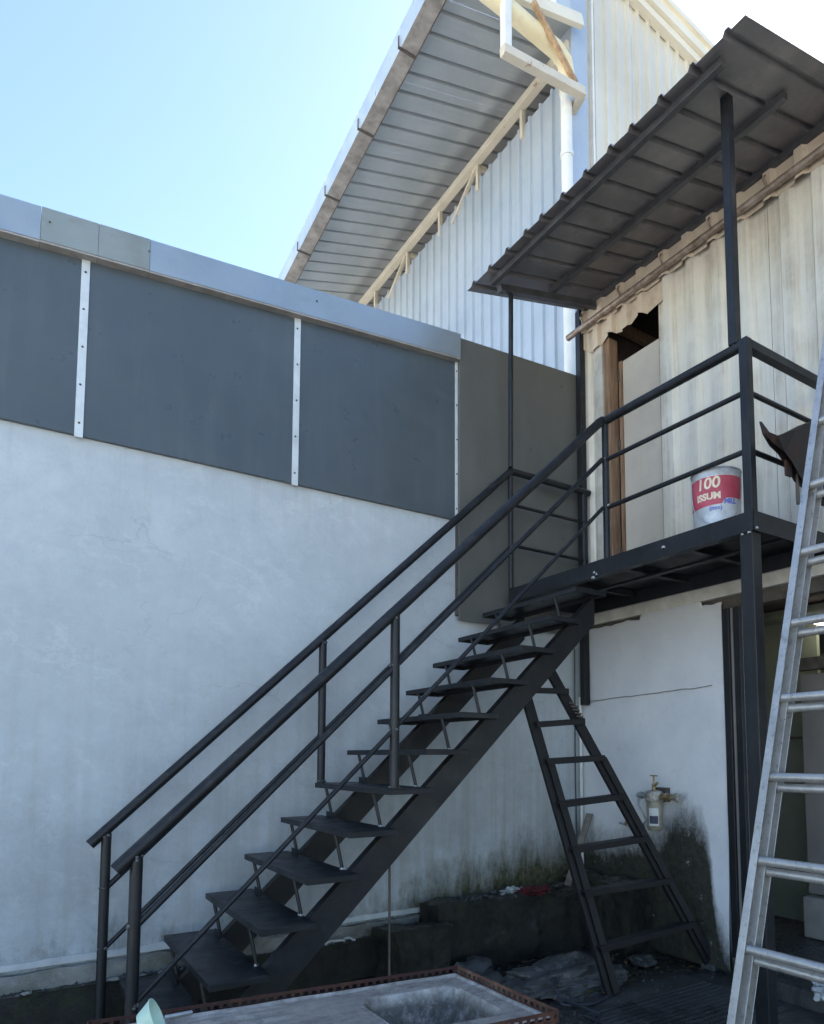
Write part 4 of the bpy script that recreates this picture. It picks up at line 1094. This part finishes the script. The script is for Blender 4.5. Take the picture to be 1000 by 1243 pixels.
g = MB(); g.grid(lambda u, v: onf(-0.030 + 0.06 * u, 0.050 + 0.055 * v, 0.0583), 10, 2); g.build('label_print', M['label_navy'], wf_, recalc=False, smooth=True)
g = MB(); g.tube([fc_ + Vector((0, -0.06, 0.238)), fc_ + Vector((0.0, -0.19, 0.240))], 0.022, 12); g.tube([fc_ + Vector((0, -0.10, 0.24)), fc_ + Vector((0, -0.12, 0.24))], 0.029, 8); g.build('pipe_fitting', M['brass'], wf_, smooth=True)
g = MB(); g.tube([fc_ + Vector((0, -0.19, 0.240)), fc_ + Vector((0.0, -0.215, 0.240))], 0.032, 8); g.build('pipe_cap', M['filter_head'], wf_)
g = MB(); g.tube([fc_ + Vector((0, 0.06, 0.240)), fc_ + Vector((0.0, 0.15, 0.245))], 0.018, 12); g.tube([fc_ + Vector((0, 0.11, 0.24)), fc_ + Vector((0, 0.135, 0.245))], 0.026, 8); g.build('pipe_fitting', M['galv'], wf_, smooth=True)
g = MB(); g.tube([fc_ + Vector((0, 0, 0.28)), fc_ + Vector((0, 0, 0.33))], 0.014, 10); g.tube([fc_ + Vector((0, 0.0, 0.31)), fc_ + Vector((-0.02, -0.05, 0.335))], 0.010, 8); g.tube([fc_ + Vector((0, 0, 0.33)), fc_ + Vector((0, 0, 0.385))], 0.007, 8); g.bar(fc_ + Vector((0, -0.03, 0.385)), fc_ + Vector((0, 0.03, 0.387)), 0.012, 0.008); g.build('bleed_tap', M['brass'], wf_, smooth=True)
g = MB(); g.tube([fc_ + Vector((0, 0.145, 0.24)), fc_ + Vector((-0.02, 0.13, 0.17)), fc_ + Vector((-0.01, 0.09, 0.10)), fc_ + Vector((0, 0.08, 0.06)), fc_ + Vector((0.0, 0.12, 0.02)), fc_ + Vector((0.03, 0.25, 0.0)), fc_ + Vector((0.05, 0.38, 0.02))], 0.008, 8); g.build('feed_hose', M['galv'], wf_, smooth=True)
g = MB(); g.box(fc_.x + 0.055, fc_.x + 0.10, fc_.y - 0.06, fc_.y + 0.06, fc_.z + 0.20, fc_.z + 0.30); g.build('bracket', M['dark_iron'], wf_)
tp_ = thing('wall_tap', 'small tarnished tap left of the water filter seen behind the ladder', 'tap', (3.95, 3.62, 0.9))
g = MB(); g.tube([(4.03, 3.62, 0.95), (3.93, 3.62, 0.95), (3.90, 3.62, 0.91)], 0.011, 10); g.build('spout', M['brass'], tp_, smooth=True)
g = MB(); g.tube([(3.95, 3.62, 0.955), (3.95, 3.62, 1.0)], 0.008, 8); g.tube([(3.95, 3.59, 1.0), (3.95, 3.60, 1.03), (3.95, 3.64, 1.03), (3.95, 3.65, 1.0)], 0.005, 6); g.build('tap_handle', M['brass'], tp_, smooth=True)

# ================================================================== small pipes and cables in the corner
g = MB(); g.tube([(3.985, 4.165, 0.25), (3.985, 4.165, 1.90)], 0.013, 10)
tag(g.build('water_pipe', M['pvc_white'], None, smooth=True), 'thin pale vertical pipe in the corner where the two walls meet', 'pipe')
g = MB(); g.tube([(3.93, 4.17, 0.75), (3.925, 4.17, 1.3), (3.935, 4.17, 2.3)], 0.006, 8)
tag(g.build('cable', M['hose'], None, smooth=True), 'thin dark cable running up beside the pale corner pipe', 'cable')
g = MB(); g.tube([(1.705, 3.19, 0.0), (1.70, 3.19, 0.96)], 0.0065, 8)
ro = g.build('steel_rod', M['dark_iron'], None, smooth=True); tag(ro, 'thin upright steel rod from the ground up to the stair stringer', 'rod')

# ================================================================== kerb blocks, rubble, sack
def rough_block(nm, x0, x1, y0, y1, z1, mat, seed, amp=0.045, n=40):
    g = MB()
    cx, cy = (x0 + x1) / 2, (y0 + y1) / 2
    bm = bmesh.new(); bmesh.ops.create_cube(bm, size=1.0); bmesh.ops.subdivide_edges(bm, edges=bm.edges, cuts=n, use_grid_fill=True)
    vs = []
    for v in bm.verts:
        p = Vector((cx + v.co.x * (x1 - x0), cy + v.co.y * (y1 - y0), (v.co.z + 0.5) * z1))
        d = Vector((noise.fractal(p * 3 + Vector((seed, 0, 0)), 1, 2, 4), noise.fractal(p * 3 + Vector((0, seed, 0)), 1, 2, 4), noise.fractal(p * 3.5 + Vector((0, 0, seed)), 1, 2, 4)))
        if v.co.z < -0.49: d.z = 0
        vs.append(p + d * amp)
    g.add(vs, [tuple(w.index for w in fc2.verts) for fc2 in bm.faces]); bm.free()
    return g.build(nm, mat, None, smooth=True)
tag(rough_block('concrete_kerb', 2.46, 3.75, 3.88, 4.14, 0.42, M['plinth'], 2), 'long dark mossy concrete kerb at the wall foot behind the black ladder', 'kerb')
tag(rough_block('concrete_kerb', 2.08, 2.47, 3.80, 4.10, 0.32, M['plinth'], 7), 'lower mossy concrete block at the left end of the long kerb', 'kerb')
tag(rough_block('concrete_kerb', 3.72, 4.0, 3.45, 4.14, 0.50, M['plinth'], 12, 0.04), 'dark mossy block in the corner under the water filter', 'kerb')
labels = ['largest grey rubble lump behind the right corner of the sink', 'flat rubble lump next to the dusty tarp', 'small rounded rubble lump left of the others', 'broken stone lying against the mossy kerb', 'pebble sized rubble beside the foot of the stairs', 'dark stone in front of the corner block']
for i, (x, y, r) in enumerate(((2.46, 3.42, 0.13), (2.62, 3.28, 0.10), (2.22, 3.55, 0.11), (2.62, 3.72, 0.12), (2.02, 3.40, 0.08), (3.72, 3.32, 0.08))):
    tag(lump('rubble', (x, y, r * 0.32), r, M['rock'], i * 3.7, (1.2, 0.9, 0.6), 0.5), labels[i], 'rubble', 'rubble by the stairs')
tag(lump('tarp', (2.98, 3.30, 0.03), 0.36, M['sack'], 4.2, (1.15, 0.62, 0.34), 0.36, 6, freq=1.9), 'dusty dark grey tarp bundle lying under the black ladder', 'tarp')
g = MB(); hpts = []
for k in range(44):
    a = k / 43 * 2 * math.pi * 1.15 + 2.2; rr = 0.15 + 0.008 * math.sin(k)
    x, y = 2.90 + rr * 1.15 * math.cos(a), 3.06 + rr * 0.75 * math.sin(a)
    hpts.append((x, y, 0.012 + 0.13 * max(0, (y - 3.03) / 0.15)))
hpts += [(2.80, 2.80, 0.012), (2.65, 2.70, 0.012), (2.5, 2.72, 0.012)]
g.tube(hpts, 0.009, 8); tag(g.build('garden_hose', M['hose'], None, smooth=True), 'coil of thin dark hose lying against the tarp bundle', 'hose')
# ribbed mat on the ground
g = MB()
mx0, mx1, my0, my1 = 2.72, 3.75, 2.30, 2.86
for k in range(14):
    x = mx0 + (mx1 - mx0) * k / 14
mat_ = thing('ribbed_mat', 'dark ribbed mat lying flat on the wet ground in front of the black ladder', 'mat', (3.2, 2.6, 0))
g.box(mx0, mx1, my0, my1, 0.003, 0.010); g.build('mat_base', M['rock'], mat_)
rib0 = None
for k in range(13):
    y = my0 + 0.02 + k * 0.043; p = (3.235, y, 0.0105)
    if rib0 is None:
        g = MB(); g.box(mx0 + .02, mx1 - .02, y - 0.008, y + 0.008, 0.0105, 0.017); rib0 = g.build('rib', M['rock'], mat_, loc=p)
    else: clone(rib0, p, mat_)
# grit, leaf litter
g = MB(); rnd = random.Random(11)
for k in range(1500):
    if k % 3: x, y, z = rnd.uniform(1.6, 4.6), rnd.uniform(2.2, 3.85), 0.0
    elif k % 2: x, y, z = rnd.uniform(-1.0, 2.1), rnd.uniform(4.10, 4.17), 0.238
    else: x, y, z = rnd.uniform(2.5, 3.95), rnd.uniform(3.9, 4.15), 0.425
    r = rnd.uniform(0.003, 0.012) * (1.0 if k % 9 else 1.9)
    vs = [(x + r * rnd.uniform(.6, 1.3) * math.cos(a), y + r * rnd.uniform(.6, 1.3) * math.sin(a), z) for a in (0, 1.57, 3.14, 4.71)] + [(x + r * .2, y, z + r * rnd.uniform(.5, 1.1))]
    g.add(vs, [(0, 1, 4), (1, 2, 4), (2, 3, 4), (3, 0, 4)])
o = g.build('grit', M['rock'], None); tag(o, 'loose grit scattered over the wet ground and ledges', 'grit', kind='stuff')
g = MB()
for k in range(90):
    x, y = rnd.uniform(2.9, 3.95), rnd.uniform(3.0, 3.8); z = 0.012; a = rnd.uniform(0, 6.28); L_ = rnd.uniform(.012, .03)
    d = Vector((math.cos(a), math.sin(a), rnd.uniform(-.2, .3))) * L_; w_ = Vector((-math.sin(a), math.cos(a), 0)) * L_ * .35; c_ = Vector((x, y, z + .006))
    g.add([c_ - d, c_ - w_ + Vector((0, 0, .004)), c_ + d, c_ + w_ + Vector((0, 0, .004))], [(0, 1, 2), (0, 2, 3)])
o = g.build('leaf_litter', M['leaf'], None, recalc=False); tag(o, 'small dead yellow brown leaves around the foot of the black ladder', 'leaves', kind='stuff')
# things on the kerb
o = lump('red_cloth', (3.30, 3.97, 0.43), 0.11, M['red_cloth'], 8.3, (1.3, 0.7, 0.28), 0.7, 4, freq=2.4); tag(o, 'crumpled faded red cloth on the mossy kerb', 'cloth')
o = lump('plastic_bag', (3.16, 4.03, 0.435), 0.06, M['white_plastic'], 1.3, (1.3, 0.6, 0.45), 0.8, 4, freq=2.6); tag(o, 'crumpled pale plastic bag beside the red cloth on the kerb', 'plastic bag')
o = lump('plastic_bag', (3.80, 2.10, 0.15), 0.085, M['white_plastic'], 5.3, (0.9, 0.8, 0.9), 0.7, 4, freq=2.6); tag(o, 'crumpled white plastic bag on the doorway step behind the aluminium ladder', 'plastic bag')
g = MB(); g.bar((3.66, 3.99, 0.43), (4.0, 4.09, 0.95), 0.055, 0.018); tag(g.build('plank', M['plank'], None, bevel=0.002), 'grey weathered wood plank leaning in the wall corner', 'plank')
g = MB(); sp = []
for k in range(30):
    t = k / 29; sp.append((1.66 + 0.26 * t, 4.065 + 0.018 * math.sin(t * 17), 0.262 + 0.012 * abs(math.sin(t * 13))))
sp = [(p[0] - 0.03 * math.sin(i * .9) * (1 - i / 29), p[1], p[2]) for i, p in enumerate(sp)]
g.tube(sp, 0.007, 7); tag(g.build('plastic_strap', M['white_plastic'], None, smooth=True), 'twisted white plastic strap lying on the plinth below the stairs', 'strap')
for i, (x, y, r) in enumerate(((0.55, 4.10, 0.022), (0.80, 4.1, 0.02), (0.16, 4.1, 0.018), (0.69, 4.09, 0.014))):
    lab = ['whitish mortar crumb on the plinth behind the stair posts', 'whitish mortar crumb on the plinth under the lowest treads', 'mortar crumb on the plinth left of the stair posts', 'tiny mortar crumb between the two larger crumbs on the plinth'][i]
    tag(lump('mortar_crumb', (x, y, 0.245), r, M['mortar'], i * 2.1, (1.6, 0.8, 0.5), 0.5, 2), lab, 'mortar crumb', 'mortar crumbs on the plinth')

# ================================================================== rusty torn sheet behind the aluminium ladder
rs = thing('rusty_awning', 'torn rusty metal awning with an upturned tip beyond the aluminium ladder', 'awning', (3.6, 1.85, 2.9))
top = [(3.15, 3.11), (3.175, 3.05), (3.205, 3.03), (3.34, 3.09), (3.50, 3.18), (3.70, 3.25), (3.98, 3.30)]
bot = [(3.153, 3.103), (3.185, 3.035), (3.225, 3.00), (3.30, 2.975), (3.36, 2.93), (3.44, 2.86), (3.98, 2.76)]
g = MB()
n7 = len(top); vs = []
for dy in (0.0, -0.05, -0.10):
    for i_, (x, z) in enumerate(top):
        vs.append((x - dy * 0.02, 1.97 + dy * min(1, 0.12 + i_ * 0.25), z + 0.04 * dy))
    for i_, (x2, z2) in enumerate(bot):
        vs.append((x2, 1.965 + dy * 0.4 * min(1, 0.1 + i_ * 0.25), z2))
fs = []
for r_ in range(2):
    o0 = r_ * 2 * n7; o1 = (r_ + 1) * 2 * n7
    for i in range(n7 - 1): fs.append((o0 + i, o0 + i + 1, o1 + i + 1, o1 + i))
for i in range(n7 - 1): fs.append((i, i + 1, n7 + i + 1, n7 + i)); fs.append((4 * n7 + i, 4 * n7 + i + 1, 5 * n7 + i + 1, 5 * n7 + i))
g.add(vs, fs); g.build('torn_sheet', M['rusty_sheet'], rs, recalc=False, solid=0.003)
for k in range(4):
    g = MB(); x = 3.37 + 0.11 * k; g.bar((x, 1.955, 2.95 - 0.01 * k), (x, 1.955, 2.87 - 0.03 * k), 0.05, 0.012, (0, 1, 0)); g.build('hanging_strip', M['rusty_sheet'], rs)
g = MB(); g.tube([(3.46, 1.96, 2.90), (3.46, 1.96, 2.74)], 0.01, 8); g.tube([(4.0, 1.96, 2.93), (3.46, 1.96, 2.88)], 0.01, 8); g.build('awning_arm', M['dark_iron'], rs)

for o in bpy.data.objects:
    if '_w' in o: del o['_w']
